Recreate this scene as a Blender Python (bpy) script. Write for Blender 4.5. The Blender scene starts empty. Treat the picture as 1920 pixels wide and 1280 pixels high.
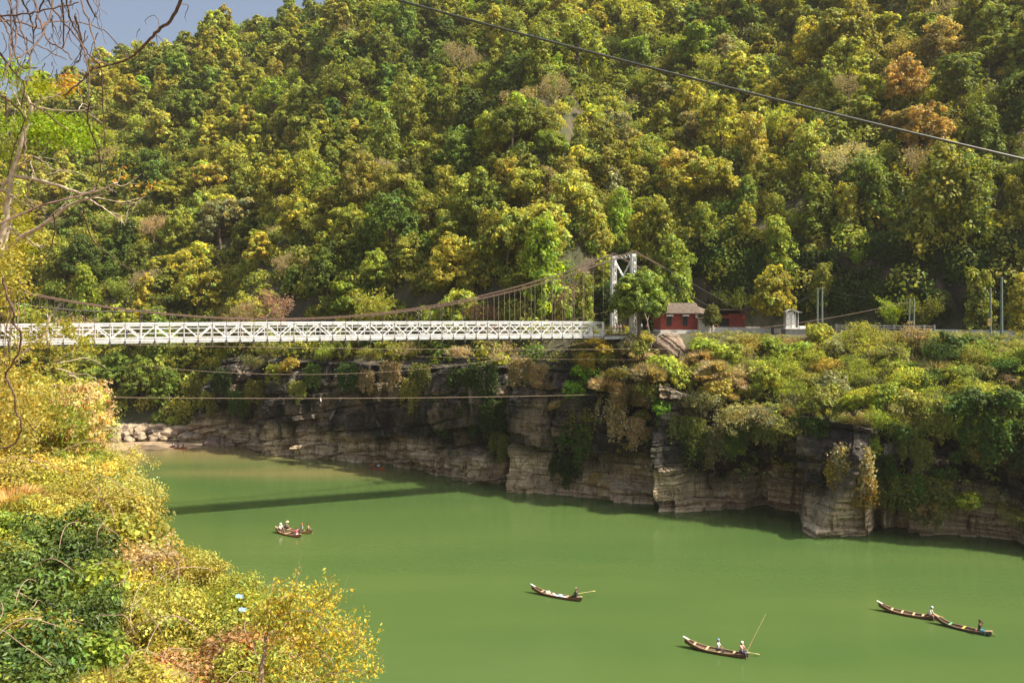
import bpy, math, random
import numpy as np
from mathutils import Vector, Matrix

# ------------------------------------------------------------ camera, sky, sun, exposure
CZ = 28.0            # eye height above the river
F = 1600.0           # focal length in photograph pixels
HOR = 580.0          # photograph row of the horizon
C = bpy.context.scene.collection
scene = bpy.context.scene
cam_d = bpy.data.cameras.new('camera')
cam = bpy.data.objects.new('camera', cam_d)
C.objects.link(cam)
cam.location = (0, 0, CZ)
cam.rotation_euler = (math.radians(90), 0, 0)
cam_d.sensor_width = 36.0
cam_d.lens = 36.0 * F / 1920.0
cam_d.shift_y = -60.0 / 1920.0
cam_d.clip_start = 0.1
cam_d.clip_end = 6000
scene.camera = cam

SUN = Vector((0.763, -0.16, 1.0)).normalized()
elev = math.asin(SUN.z)
azim = math.atan2(SUN.x, SUN.y)
world = bpy.data.worlds.new('World')
scene.world = world
world.use_nodes = True
nt = world.node_tree
bg = nt.nodes['Background']
sky = nt.nodes.new('ShaderNodeTexSky')
sky.sky_type = 'NISHITA'
sky.sun_disc = False
sky.sun_elevation = elev
sky.sun_rotation = azim
sky.dust_density = 7.0
sky.air_density = 1.0
nt.links.new(sky.outputs[0], bg.inputs[0])
bg.inputs[1].default_value = 0.10
sd = bpy.data.lights.new('sun', 'SUN')
sd.energy = 5.0
sd.angle = math.radians(0.5)
sd.color = (1.0, 0.90, 0.72)
so = bpy.data.objects.new('sun', sd)
C.objects.link(so)
so.rotation_euler = SUN.to_track_quat('Z', 'Y').to_euler()
so.location = (0, 0, 200)
scene.view_settings.view_transform = 'Standard'
scene.view_settings.look = 'None'
scene.view_settings.exposure = 0.95
scene.view_settings.gamma = 1
scene.cycles.max_bounces = 6
scene.cycles.diffuse_bounces = 3
scene.cycles.glossy_bounces = 3
scene.cycles.transmission_bounces = 3
scene.cycles.transparent_max_bounces = 4

rng = np.random.default_rng(7)
random.seed(7)

def P(px, py, Y):
    """a point Y metres in front of the camera, from a direction read off the photograph"""
    return Vector(((px - 960) / F * Y, Y, CZ - (py - HOR) / F * Y))
def W(px, py, z=0.0):
    Y = (CZ - z) * F / (py - HOR)
    return Vector(((px - 960) / F * Y, Y, z))

# ------------------------------------------------------------ noise
def _h(i, j, k, s=0):
    i = i.astype(np.int64); j = j.astype(np.int64); k = k.astype(np.int64)
    n = (i * 374761393 + j * 668265263 + k * 2147483647 + s * 974711) & 0xffffffff
    n = ((n ^ (n >> 13)) * 1274126177) & 0xffffffff
    n = ((n ^ (n >> 15)) * 2246822519) & 0xffffffff
    return ((n ^ (n >> 16)) & 0xffffff) / float(0xffffff)
def vnoise(x, y, z, s=0):
    x, y, z = np.broadcast_arrays(np.asarray(x, float), np.asarray(y, float), np.asarray(z, float))
    i, j, k = np.floor(x), np.floor(y), np.floor(z)
    u, v, w = x - i, y - j, z - k
    u, v, w = u*u*(3-2*u), v*v*(3-2*v), w*w*(3-2*w)
    r = 0
    for a in (0, 1):
        for b in (0, 1):
            for c in (0, 1):
                r = r + _h(i+a, j+b, k+c, s) * (u if a else 1-u) * (v if b else 1-v) * (w if c else 1-w)
    return r * 2 - 1
def fbm(x, y, z, o=4, s=0):
    r = 0; a = 1.0
    for q in range(o):
        r = r + a * vnoise(x * 2**q, y * 2**q, z * 2**q, s + q * 17); a *= .5
    return r / 1.9
def sstep(a, b, x):
    t = np.clip((np.asarray(x, float) - a) / (b - a), 0, 1)
    return t * t * (3 - 2 * t)

# ------------------------------------------------------------ object helpers
def prop(o, label=None, cat=None, group=None, kind=None):
    if label: o['label'] = label
    if cat: o['category'] = cat
    if group: o['group'] = group
    if kind: o['kind'] = kind
    return o
def empty(name, loc=(0, 0, 0), rz=0.0, label=None, cat=None, group=None):
    o = bpy.data.objects.new(name, None)
    C.objects.link(o); o.location = loc; o.rotation_euler = (0, 0, rz)
    o.empty_display_size = .3
    return prop(o, label, cat, group)
def link(name, me, parent=None, color=None):
    o = bpy.data.objects.new(name, me); C.objects.link(o)
    if parent is not None: o.parent = parent
    if color is not None: o.color = (color[0], color[1], color[2], 1)
    return o

class MB:
    """collects vertices, quads and triangles into one mesh"""
    def __init__(s): s.v = []; s.n = 0; s.f = []; s.t = []; s.m = []
    def add(s, v, f, tint=None, mat=0):
        v = np.asarray(v, np.float32).reshape(-1, 3); f = np.asarray(f, np.int32)
        if len(f) == 0: return
        s.v.append(v); s.f.append(f + s.n); s.n += len(v)
        if tint is None: tint = np.ones((len(f), 3), np.float32)
        tint = np.broadcast_to(np.asarray(tint, np.float32), (len(f), 3))
        s.t.append(tint); s.m.append(np.full(len(f), mat, np.int32))
    def merge(s, o, off=(0, 0, 0)):
        k = s.n
        for v in o.v: s.v.append(v + np.asarray(off, np.float32))
        s.n += o.n
        for f, t, m in zip(o.f, o.t, o.m): s.f.append(f + k); s.t.append(t); s.m.append(m)
    def box(s, c, size, R=None, mat=0):
        x, y, z = [q / 2 for q in size]
        v = np.array([(a, b, d) for d in (-z, z) for b in (-y, y) for a in (-x, x)], float)
        if R is not None: v = v @ np.array(R.to_3x3().transposed() if isinstance(R, Matrix) else R)
        s.add(v + np.array(c, float), [(0,2,3,1),(4,5,7,6),(0,1,5,4),(2,6,7,3),(0,4,6,2),(1,3,7,5)], mat=mat)
    def bar(s, p, q, w, h=None, up=(0, 0, 1), mat=0):
        h = h or w
        p, q = Vector(p), Vector(q); d = (q - p); L = d.length
        if L < 1e-6: return
        d.normalize(); up = Vector(up)
        if abs(d.dot(up)) > .98: up = Vector((1, 0, 0)) if abs(d.x) < .9 else Vector((0, 1, 0))
        a = d.cross(up).normalized(); b = a.cross(d).normalized()
        v = []
        for e in (p, q):
            for sx, sy in ((-1,-1),(1,-1),(1,1),(-1,1)):
                v.append(e + a * (sx * w / 2) + b * (sy * h / 2))
        s.add([tuple(x) for x in v], [(0,1,2,3),(7,6,5,4),(0,4,5,1),(1,5,6,2),(2,6,7,3),(3,7,4,0)], mat=mat)
    def tube(s, pts, radii, n=6, tint=None, cap=True, mat=0):
        pts = [Vector(p) for p in pts]; m = len(pts)
        if not hasattr(radii, '__len__'): radii = [radii] * m
        V = []; ref = Vector((0, 0, 1))
        a = None
        for i, p in enumerate(pts):
            d = (pts[min(i+1, m-1)] - pts[max(i-1, 0)])
            if d.length < 1e-9: d = Vector((0, 0, 1))
            d.normalize()
            if a is None:
                r = ref if abs(d.z) < .9 else Vector((1, 0, 0))
                a = d.cross(r).normalized()
            else:
                a = (a - d * a.dot(d))
                a = a.normalized() if a.length > 1e-6 else d.orthogonal().normalized()
            b = d.cross(a)
            for k in range(n):
                t = 2 * math.pi * k / n
                V.append(tuple(p + (a * math.cos(t) + b * math.sin(t)) * radii[i]))
        Fq = [(i*n+k, i*n+(k+1) % n, (i+1)*n+(k+1) % n, (i+1)*n+k) for i in range(m-1) for k in range(n)]
        s.add(V, Fq, tint, mat)
        if cap and n in (3, 4):
            s.add(V[:n], [tuple(range(n))[::-1]], None if tint is None else tint, mat)
            s.add(V[-n:], [tuple(range(n))], None if tint is None else tint, mat)
        elif cap:
            for ring, o in ((V[:n], -1), (V[-n:], 1)):
                c = np.mean(np.array(ring), axis=0)
                s.add(list(ring) + [tuple(c)], [((k, (k+1) % n, n) if o > 0 else ((k+1) % n, k, n)) for k in range(n)], tint, mat)
    def build(s, name, mats, parent=None, color=None, smooth=False, tint=False):
        me = bpy.data.meshes.new(name)
        v = np.concatenate(s.v)
        me.vertices.add(len(v)); me.vertices.foreach_set('co', v.ravel())
        lt = np.concatenate([np.full(len(f), f.shape[1], np.int32) for f in s.f])
        idx = np.concatenate([f.ravel() for f in s.f]).astype(np.int32)
        me.loops.add(len(idx)); me.loops.foreach_set('vertex_index', idx)
        me.polygons.add(len(lt))
        ls = np.concatenate(([0], np.cumsum(lt)[:-1])).astype(np.int32)
        me.polygons.foreach_set('loop_start', ls)
        me.polygons.foreach_set('material_index', np.concatenate(s.m))
        me.polygons.foreach_set('use_smooth', np.full(len(lt), bool(smooth)))
        if tint:
            at = me.attributes.new('tint', 'FLOAT_COLOR', 'FACE')
            t = np.concatenate(s.t); t = np.concatenate([t, np.ones((len(t), 1), np.float32)], 1)
            at.data.foreach_set('color', t.ravel().astype(np.float32))
        me.update(calc_edges=True)
        for m in (mats if isinstance(mats, (list, tuple)) else [mats]): me.materials.append(m)
        return link(name, me, parent, color)

def copy_tree(o, parent=None):
    c = o.copy(); C.objects.link(c)
    if parent is not None:
        c.parent = parent; c.matrix_parent_inverse = o.matrix_parent_inverse.copy()
    for ch in [q for q in KIDS.get(o.name, [])]: copy_tree(ch, c)
    return c
KIDS = {}
def kids(o):
    KIDS[o.name] = [c for c in bpy.data.objects if c.parent == o]
    for c in KIDS[o.name]: kids(c)

# ------------------------------------------------------------ materials
def mat(name, base=(.5, .5, .5), rough=.6, metal=0.0, noise=None, bump=0.0, nscale=8.0, spec=.5):
    """principled with a two-tone mottle"""
    m = bpy.data.materials.new(name); m.use_nodes = True
    t = m.node_tree; b = t.nodes['Principled BSDF']
    b.inputs['Roughness'].default_value = rough; b.inputs['Metallic'].default_value = metal
    b.inputs['Specular IOR Level'].default_value = spec
    tc = t.nodes.new('ShaderNodeTexCoord'); n = t.nodes.new('ShaderNodeTexNoise')
    n.inputs['Scale'].default_value = nscale; n.inputs['Detail'].default_value = 5
    t.links.new(tc.outputs['Object'], n.inputs['Vector'])
    r = t.nodes.new('ShaderNodeValToRGB')
    o = noise or tuple(c * .75 for c in base)
    r.color_ramp.elements[0].position = .35; r.color_ramp.elements[0].color = (*o, 1)
    r.color_ramp.elements[1].position = .62; r.color_ramp.elements[1].color = (*base, 1)
    t.links.new(n.outputs['Fac'], r.inputs[0]); t.links.new(r.outputs[0], b.inputs['Base Color'])
    if bump:
        bp = t.nodes.new('ShaderNodeBump'); bp.inputs['Strength'].default_value = bump
        bp.inputs['Distance'].default_value = .1
        t.links.new(n.outputs['Fac'], bp.inputs['Height']); t.links.new(bp.outputs[0], b.inputs['Normal'])
    return m

def leaf_mat(name, trans=.35, rough=.55, spec=.25, tw=(1.25, 1.15, .5)):
    m = bpy.data.materials.new(name); m.use_nodes = True
    t = m.node_tree; N = t.nodes; L = t.links
    b = N['Principled BSDF']; out = N['Material Output']
    at = N.new('ShaderNodeAttribute'); at.attribute_name = 'tint'
    oi = N.new('ShaderNodeObjectInfo')
    mx = N.new('ShaderNodeMix'); mx.data_type = 'RGBA'; mx.blend_type = 'MULTIPLY'; mx.inputs[0].default_value = 1
    L.new(at.outputs['Color'], mx.inputs[6]); L.new(oi.outputs['Color'], mx.inputs[7])
    L.new(mx.outputs[2], b.inputs['Base Color'])
    b.inputs['Roughness'].default_value = rough; b.inputs['Specular IOR Level'].default_value = spec
    tr = N.new('ShaderNodeBsdfTranslucent')
    m2 = N.new('ShaderNodeMix'); m2.data_type = 'RGBA'; m2.blend_type = 'MULTIPLY'; m2.inputs[0].default_value = 1
    L.new(mx.outputs[2], m2.inputs[6]); m2.inputs[7].default_value = (*tw, 1)
    L.new(m2.outputs[2], tr.inputs['Color'])
    ms = N.new('ShaderNodeMixShader'); ms.inputs[0].default_value = trans
    L.new(b.outputs[0], ms.inputs[1]); L.new(tr.outputs[0], ms.inputs[2]); L.new(ms.outputs[0], out.inputs['Surface'])
    return m

M_LEAF = leaf_mat('leaf', .43)
M_GLOSS = leaf_mat('glossy_leaf', .22, .46, .35)
M_BARK = mat('bark', (.16, .12, .085), .9, noise=(.07, .055, .04), nscale=6)
M_PALE = mat('pale_bark', (.50, .42, .32), .85, noise=(.30, .23, .17), nscale=9)
M_TWIG = mat('dark_twig', (.13, .075, .055), .85, noise=(.07, .045, .035), nscale=14)
M_DRYTWIG = mat('dry_twig', (.32, .22, .15), .9, noise=(.20, .14, .10), nscale=9)
M_WHITE = mat('white_paint', (.80, .84, .88), .5, noise=(.62, .60, .57), nscale=1.9)
M_WHITE2 = mat('aged_white_paint', (.70, .72, .72), .55, noise=(.46, .46, .45), nscale=3)
M_STEEL = mat('dark_steel', (.10, .09, .08), .6, noise=(.05, .045, .04), nscale=5)
M_RUST = mat('brown_cable', (.14, .088, .062), .8, noise=(.10, .06, .045), nscale=4)
M_ROPE = mat('rope', (.24, .18, .13), .9)
M_DECK = mat('deck', (.14, .12, .10), .9)
M_RED = mat('red_wall', (.36, .062, .042), .85, noise=(.19, .042, .032), nscale=2.6, bump=.3)
M_PLASTER = mat('white_plaster', (.84, .82, .77), .85, noise=(.60, .57, .50), nscale=1.2, bump=.2)
M_ROOF = mat('old_roof', (.15, .115, .085), .9, noise=(.075, .06, .05), nscale=2.5, bump=.5)
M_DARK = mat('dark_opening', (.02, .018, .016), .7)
M_CONC = mat('concrete', (.33, .33, .32), .9, noise=(.20, .20, .19), nscale=1.6, bump=.3)
M_POLE = mat('green_grey_pole', (.16, .22, .19), .5, noise=(.11, .15, .13), nscale=4)
M_YEL = mat('yellow_box', (.45, .33, .08), .6)
M_WOOD = mat('boat_wood', (.17, .085, .05), .65, noise=(.09, .045, .03), nscale=5)
M_WOODIN = mat('boat_inside', (.24, .15, .10), .8, noise=(.13, .085, .06), nscale=7)
M_PLANK = mat('pale_plank', (.52, .36, .22), .75, noise=(.38, .25, .15), nscale=6)
M_BAMBOO = mat('bamboo', (.50, .42, .18), .6, noise=(.36, .29, .12), nscale=5)
M_SKIN = mat('skin', (.26, .13, .08), .6, noise=(.24, .12, .07))
M_HAIR = mat('hair', (.015, .012, .011), .5)
_cm = {}
def cloth(c):
    k = tuple(round(x, 3) for x in c)
    if k not in _cm: _cm[k] = mat('cloth_%d' % len(_cm), c, .85, noise=tuple(x * .8 for x in c), nscale=12)
    return _cm[k]

def rock_mat(name):
    m = bpy.data.materials.new(name); m.use_nodes = True
    t = m.node_tree; N = t.nodes; L = t.links; b = N['Principled BSDF']
    b.inputs['Roughness'].default_value = .88; b.inputs['Specular IOR Level'].default_value = .3
    geo = N.new('ShaderNodeNewGeometry')
    sep = N.new('ShaderNodeSeparateXYZ'); L.new(geo.outputs['Position'], sep.inputs[0])
    def noise(sx, sy, sz, scale, detail=5, dist=0.0):
        mp = N.new('ShaderNodeMapping'); mp.inputs['Scale'].default_value = (sx, sy, sz)
        L.new(geo.outputs['Position'], mp.inputs[0])
        n = N.new('ShaderNodeTexNoise'); n.inputs['Scale'].default_value = scale
        n.inputs['Detail'].default_value = detail; n.inputs['Distortion'].default_value = dist
        L.new(mp.outputs[0], n.inputs['Vector']); return n.outputs['Fac']
    def ramp(fac, pts):
        r = N.new('ShaderNodeValToRGB'); e = r.color_ramp.elements
        e[0].position, e[0].color = pts[0][0], (*pts[0][1], 1)
        e[1].position, e[1].color = pts[-1][0], (*pts[-1][1], 1)
        for p, c in pts[1:-1]:
            q = e.new(p); q.color = (*c, 1)
        L.new(fac, r.inputs[0]); return r.outputs[0]
    def mix(f, a, c, bt='MIX'):
        x = N.new('ShaderNodeMix'); x.data_type = 'RGBA'; x.blend_type = bt
        if isinstance(f, (int, float)): x.inputs[0].default_value = f
        else: L.new(f, x.inputs[0])
        for i, q in ((6, a), (7, c)):
            if isinstance(q, tuple): x.inputs[i].default_value = (*q, 1)
            else: L.new(q, x.inputs[i])
        return x.outputs[2]
    big = noise(1, 1, .6, .16, 6, .6)
    dark = ramp(big, [(.40, (.024, .022, .020)), (.53, (.058, .050, .041)), (.66, (.22, .165, .11))])
    streak = noise(1, 1, .06, .9, 5, .3)
    dark = mix(ramp(streak, [(.50, (0, 0, 0)), (.68, (.55, .55, .55))]), dark, (.05, .045, .042))
    patch = noise(1, 1, .8, .22, 4, 1.2)
    dark = mix(ramp(patch, [(.60, (0, 0, 0)), (.66, (.8, .8, .8))]), dark, (.26, .225, .17))
    strata = noise(.12, .12, 2.6, 1.0, 5, .2)
    pale = ramp(strata, [(.30, (.28, .21, .13)), (.5, (.50, .40, .26)), (.7, (.68, .57, .40))])
    # the washed rock above the low-water line
    h = N.new('ShaderNodeMath'); h.operation = 'MULTIPLY_ADD'
    L.new(noise(1, 1, .3, .12, 3), h.inputs[0]); h.inputs[1].default_value = -9.0; L.new(sep.outputs[2], h.inputs[2])
    mr = N.new('ShaderNodeMapRange'); mr.inputs[1].default_value = -1.2; mr.inputs[2].default_value = 1.4
    mr.inputs[3].default_value = 1; mr.inputs[4].default_value = 0
    L.new(h.outputs[0], mr.inputs[0])
    col = mix(mr.outputs[0], dark, pale)
    moss = noise(1, 1, 1, .35, 6)
    col = mix(ramp(moss, [(.58, (0, 0, 0)), (.72, (.6, .6, .6))]), col, (.07, .085, .03))
    # strata lines
    ln = ramp(noise(.10, .10, 3.0, .8, 3, .1), [(.47, (1, 1, 1)), (.49, (.4, .4, .4)), (.51, (1, 1, 1))])
    col = mix(1.0, col, ramp(noise(1, 1, .25, .8, 6, 1.5), [(.46, (1, 1, 1)), (.485, (.3, .3, .3)), (.51, (1, 1, 1))]), 'MULTIPLY')
    col = mix(1.0, col, ln, 'MULTIPLY')
    L.new(col, b.inputs['Base Color'])
    bp = N.new('ShaderNodeBump'); bp.inputs['Strength'].default_value = 1.0; bp.inputs['Distance'].default_value = .7
    ad = N.new('ShaderNodeMath'); ad.operation = 'ADD'
    L.new(strata, ad.inputs[0]); L.new(noise(1, 1, 1, 1.6, 8), ad.inputs[1])
    L.new(ad.outputs[0], bp.inputs['Height']); L.new(bp.outputs[0], b.inputs['Normal'])
    return m
M_ROCK = rock_mat('layered_rock')
M_BOULD = mat('boulder_rock', (.21, .155, .11), .9, noise=(.12, .085, .065), nscale=.9, bump=.9)
M_STONE = mat('pale_stone', (.36, .28, .19), .9, noise=(.17, .13, .095), nscale=1.0, bump=.8)
M_SAND = mat('sand', (.33, .24, .145), .95, noise=(.21, .15, .09), nscale=.5, bump=.2)
def hill_mat():
    m = mat('hill_ground', (.075, .065, .03), .95, noise=(.04, .05, .018), nscale=.25, bump=.4)
    t = m.node_tree; N = t.nodes; L = t.links; b = N['Principled BSDF']
    src = b.inputs['Base Color'].links[0].from_socket
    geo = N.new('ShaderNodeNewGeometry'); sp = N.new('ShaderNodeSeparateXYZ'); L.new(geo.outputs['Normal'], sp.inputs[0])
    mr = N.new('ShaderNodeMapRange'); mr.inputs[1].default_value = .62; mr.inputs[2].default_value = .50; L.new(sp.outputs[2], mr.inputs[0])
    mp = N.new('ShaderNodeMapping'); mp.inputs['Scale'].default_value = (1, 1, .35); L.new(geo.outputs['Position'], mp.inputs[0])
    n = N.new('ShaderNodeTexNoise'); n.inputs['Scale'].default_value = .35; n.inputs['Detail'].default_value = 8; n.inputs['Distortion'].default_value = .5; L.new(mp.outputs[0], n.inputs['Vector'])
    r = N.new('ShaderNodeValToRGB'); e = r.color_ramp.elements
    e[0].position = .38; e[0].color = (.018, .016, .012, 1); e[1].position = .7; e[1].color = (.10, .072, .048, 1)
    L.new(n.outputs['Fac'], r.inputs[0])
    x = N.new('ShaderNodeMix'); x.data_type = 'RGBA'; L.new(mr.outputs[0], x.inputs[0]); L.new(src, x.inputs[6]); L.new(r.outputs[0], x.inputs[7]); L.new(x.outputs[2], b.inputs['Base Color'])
    bp = N.new('ShaderNodeBump'); bp.inputs['Strength'].default_value = 1; bp.inputs['Distance'].default_value = 1.2; L.new(n.outputs['Fac'], bp.inputs['Height']); L.new(bp.outputs[0], b.inputs['Normal'])
    return m
M_SOIL = hill_mat()
M_DRYSOIL = mat('dry_soil', (.26, .17, .08), .95, noise=(.13, .10, .04), nscale=1.1, bump=.5)
M_ROAD = mat('road_surface', (.12, .11, .10), .9)

def water_mat():
    m = bpy.data.materials.new('river_water'); m.use_nodes = True
    t = m.node_tree; N = t.nodes; L = t.links; b = N['Principled BSDF']
    b.inputs['IOR'].default_value = 1.33; b.inputs['Roughness'].default_value = .16
    b.inputs['Specular IOR Level'].default_value = .30
    geo = N.new('ShaderNodeNewGeometry')
    # turbid green with a silt plume over the far shallows
    mp = N.new('ShaderNodeMapping'); mp.inputs['Rotation'].default_value = (0, 0, math.radians(38)); mp.inputs['Scale'].default_value = (.35, 1.6, 1)
    L.new(geo.outputs['Position'], mp.inputs[0])
    n = N.new('ShaderNodeTexNoise'); n.inputs['Scale'].default_value = .06; n.inputs['Detail'].default_value = 6
    L.new(mp.outputs[0], n.inputs['Vector'])
    ds = N.new('ShaderNodeVectorMath'); ds.operation = 'DISTANCE'
    mp2 = N.new('ShaderNodeMapping'); mp2.inputs['Rotation'].default_value = (0, 0, math.radians(34)); mp2.inputs['Scale'].default_value = (.42, 1.7, 1)
    L.new(geo.outputs['Position'], mp2.inputs[0])
    L.new(mp2.outputs[0], ds.inputs[0])
    c = Matrix.Rotation(math.radians(34), 3, 'Z') @ Vector((-40*.42, 149*1.7, 0)) if False else None
    from mathutils import Euler
    v = Vector((-36*.42, 148*1.7, 0)); v.rotate(Euler((0, 0, math.radians(34))))
    ds.inputs[1].default_value = v
    mr = N.new('ShaderNodeMapRange'); mr.inputs[1].default_value = 4; mr.inputs[2].default_value = 17
    mr.inputs[3].default_value = .75; mr.inputs[4].default_value = 0
    L.new(ds.outputs[1], mr.inputs[0])
    ml = N.new('ShaderNodeMath'); ml.operation = 'MULTIPLY'; L.new(mr.outputs[0], ml.inputs[0]); L.new(n.outputs['Fac'], ml.inputs[1])
    sx = N.new('ShaderNodeSeparateXYZ'); L.new(geo.outputs['Position'], sx.inputs[0])
    m3 = N.new('ShaderNodeMapRange'); m3.inputs[1].default_value = 150; m3.inputs[2].default_value = 172
    m3.inputs[3].default_value = 0; m3.inputs[4].default_value = .8; L.new(sx.outputs[1], m3.inputs[0])
    mm = N.new('ShaderNodeMath'); mm.operation = 'MAXIMUM'; L.new(ml.outputs[0], mm.inputs[0]); L.new(m3.outputs[0], mm.inputs[1])
    r = N.new('ShaderNodeValToRGB')
    r.color_ramp.elements[0].position = .3; r.color_ramp.elements[0].color = (.048, .091, .026, 1)
    r.color_ramp.elements[1].position = .7; r.color_ramp.elements[1].color = (.066, .106, .030, 1)
    L.new(n.outputs['Fac'], r.inputs[0])
    x = N.new('ShaderNodeMix'); x.data_type = 'RGBA'
    L.new(mm.outputs[0], x.inputs[0]); L.new(r.outputs[0], x.inputs[6]); x.inputs[7].default_value = (.22, .155, .07, 1)
    L.new(x.outputs[2], b.inputs['Base Color'])
    w = N.new('ShaderNodeTexNoise'); w.inputs['Scale'].default_value = 1.1; w.inputs['Detail'].default_value = 3
    mp3 = N.new('ShaderNodeMapping'); mp3.inputs['Scale'].default_value = (.8, 1.6, 1); L.new(geo.outputs['Position'], mp3.inputs[0])
    L.new(mp3.outputs[0], w.inputs['Vector'])
    bp = N.new('ShaderNodeBump'); bp.inputs['Strength'].default_value = .12; bp.inputs['Distance'].default_value = .12
    L.new(w.outputs['Fac'], bp.inputs['Height']); L.new(bp.outputs[0], b.inputs['Normal'])
    return m
M_WATER = water_mat()
# ------------------------------------------------------------ the far bank: waterline, terrain, cliff
_wl = [(1900,1021),(1822,1008),(1650,993),(1622,1000),(1495,989),(1503,972),(1390,956),(1285,958),(1236,957),(1228,945),
       (1110,938),(966,916),(955,907),(890,905),(780,886),(700,873),(620,859),(545,855),(500,853),(468,836),(375,829)]
WL = [(150.0, 28.0), (92.0, 66.0)] + [tuple(W(*q)[:2]) for q in _wl] + [(-92.0, 188.0), (-200.0, 232.0), (-330.0, 285.0), (-480.0, 350.0)]
WL = np.array(WL)
CO = np.array([(150,28),(92,68),(60,100),(38,110),(20,120),(0,134),(-20,149),(-46,165),(-66,180),(-92,189),(-200,232),(-330,285),(-480,350)], float)
def bank_s(x, y, poly=CO):
    """signed distance inland from the far waterline"""
    x = np.asarray(x, float); y = np.asarray(y, float)
    best = np.full(x.shape, 1e9); sg = np.ones(x.shape)
    for a, b in zip(poly[:-1], poly[1:]):
        d = b - a; L2 = d @ d
        t = np.clip(((x - a[0]) * d[0] + (y - a[1]) * d[1]) / L2, 0, 1)
        qx, qy = a[0] + t * d[0], a[1] + t * d[1]
        r = np.hypot(x - qx, y - qy)
        cr = d[1] * (x - a[0]) - d[0] * (y - a[1])
        m = r < best
        best = np.where(m, r, best); sg = np.where(m, np.where(cr > 0, 1, -1), sg)
    return best * sg
def height(x, y):
    x = np.asarray(x, float); y = np.asarray(y, float)
    s = bank_s(x, y)
    se = np.interp(x, [8, 22, 45, 70], [6, 9, 22, 24])           # where the road terrace starts
    he = np.interp(x, [-60, 4, 14, 26, 45], [18, 18.5, 20, 15, 12.5])
    hr = he * sstep(-1, 3, s) + (24.0 - he) * np.clip((s - 3) / (se - 3), 0, 1)
    wall = np.interp(x, [5, 14, 24, 40], [18, 22, 36, 38])
    hr = hr + 15 * np.clip((s - wall) / 7, 0, 1) + .88 * np.clip(s - wall - 7, 0, None)
    hl = 17.5 * sstep(-1, 3, s) + 2.5 * np.clip((s - 3) / 7, 0, 1) + 12 * np.clip((s - 10) / 8, 0, 1) + .93 * np.clip(s - 18, 0, None)
    w = sstep(2, 13, x)
    h = hl * (1 - w) + hr * w
    hf = .22 * np.clip(s, -6, 9) + .95 * np.clip(s - 9, 0, 22) + .98 * np.clip(s - 31, 0, None)
    wf = sstep(-60, -70, x) * (s > -20)
    h = h * (1 - wf) + hf * wf
    # spurs and gullies running down the hillside
    u = (x * .93 - y * .36)
    rid = fbm(u / 34, s / 120, 3.1, 3, 5) * 13 + np.abs(vnoise(u / 21 + .3 * fbm(x/40, y/40, 0, 2, 9), s / 200, 1.7, 11)) * 9 - 3.5
    s0 = 22 * (1 - w) + (wall + 6) * w
    h = h + rid * sstep(s0, s0 + 36, s)
    h = h + fbm(x / 9, y / 9, 2.2, 3, 3) * 2.2 * sstep(wall + 2, wall + 18, s)
    cap = np.interp(x, [-420, -300, -240, -215, -190, -165, -148, -107, -60, 200], [70, 101, 118, 127, 139, 143, 142, 148, 167, 252]) + fbm(x / 45, y / 60, 9.0, 3, 31) * 6 + 60 * sstep(20, 120, x)
    k = 6.0
    h = -k * np.logaddexp(-h / k, -cap / k)
    return h

def mkterrain():
    st = 2.5
    xs = np.arange(-470, 190, st); ys = np.arange(20, 470, st)
    X, Y = np.meshgrid(xs, ys)
    S = bank_s(X, Y); H = height(X, Y)
    far = Y > 150 + 300
    nx, ny = len(xs), len(ys)
    idx = np.arange(nx * ny).reshape(ny, nx)
    keep = np.minimum.reduce([S[:-1,:-1], S[1:,:-1], S[:-1,1:], S[1:,1:]]) > np.where(X[:-1,:-1] < -70, -8, 4.0)
    q = np.stack([idx[:-1,:-1], idx[:-1,1:], idx[1:,1:], idx[1:,:-1]], -1)[keep]
    m = MB(); m.add(np.stack([X, Y, H], -1).reshape(-1, 3), q)
    o = m.build('hillside', M_SOIL, smooth=True); prop(o, kind='structure')
mkterrain()

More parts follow.
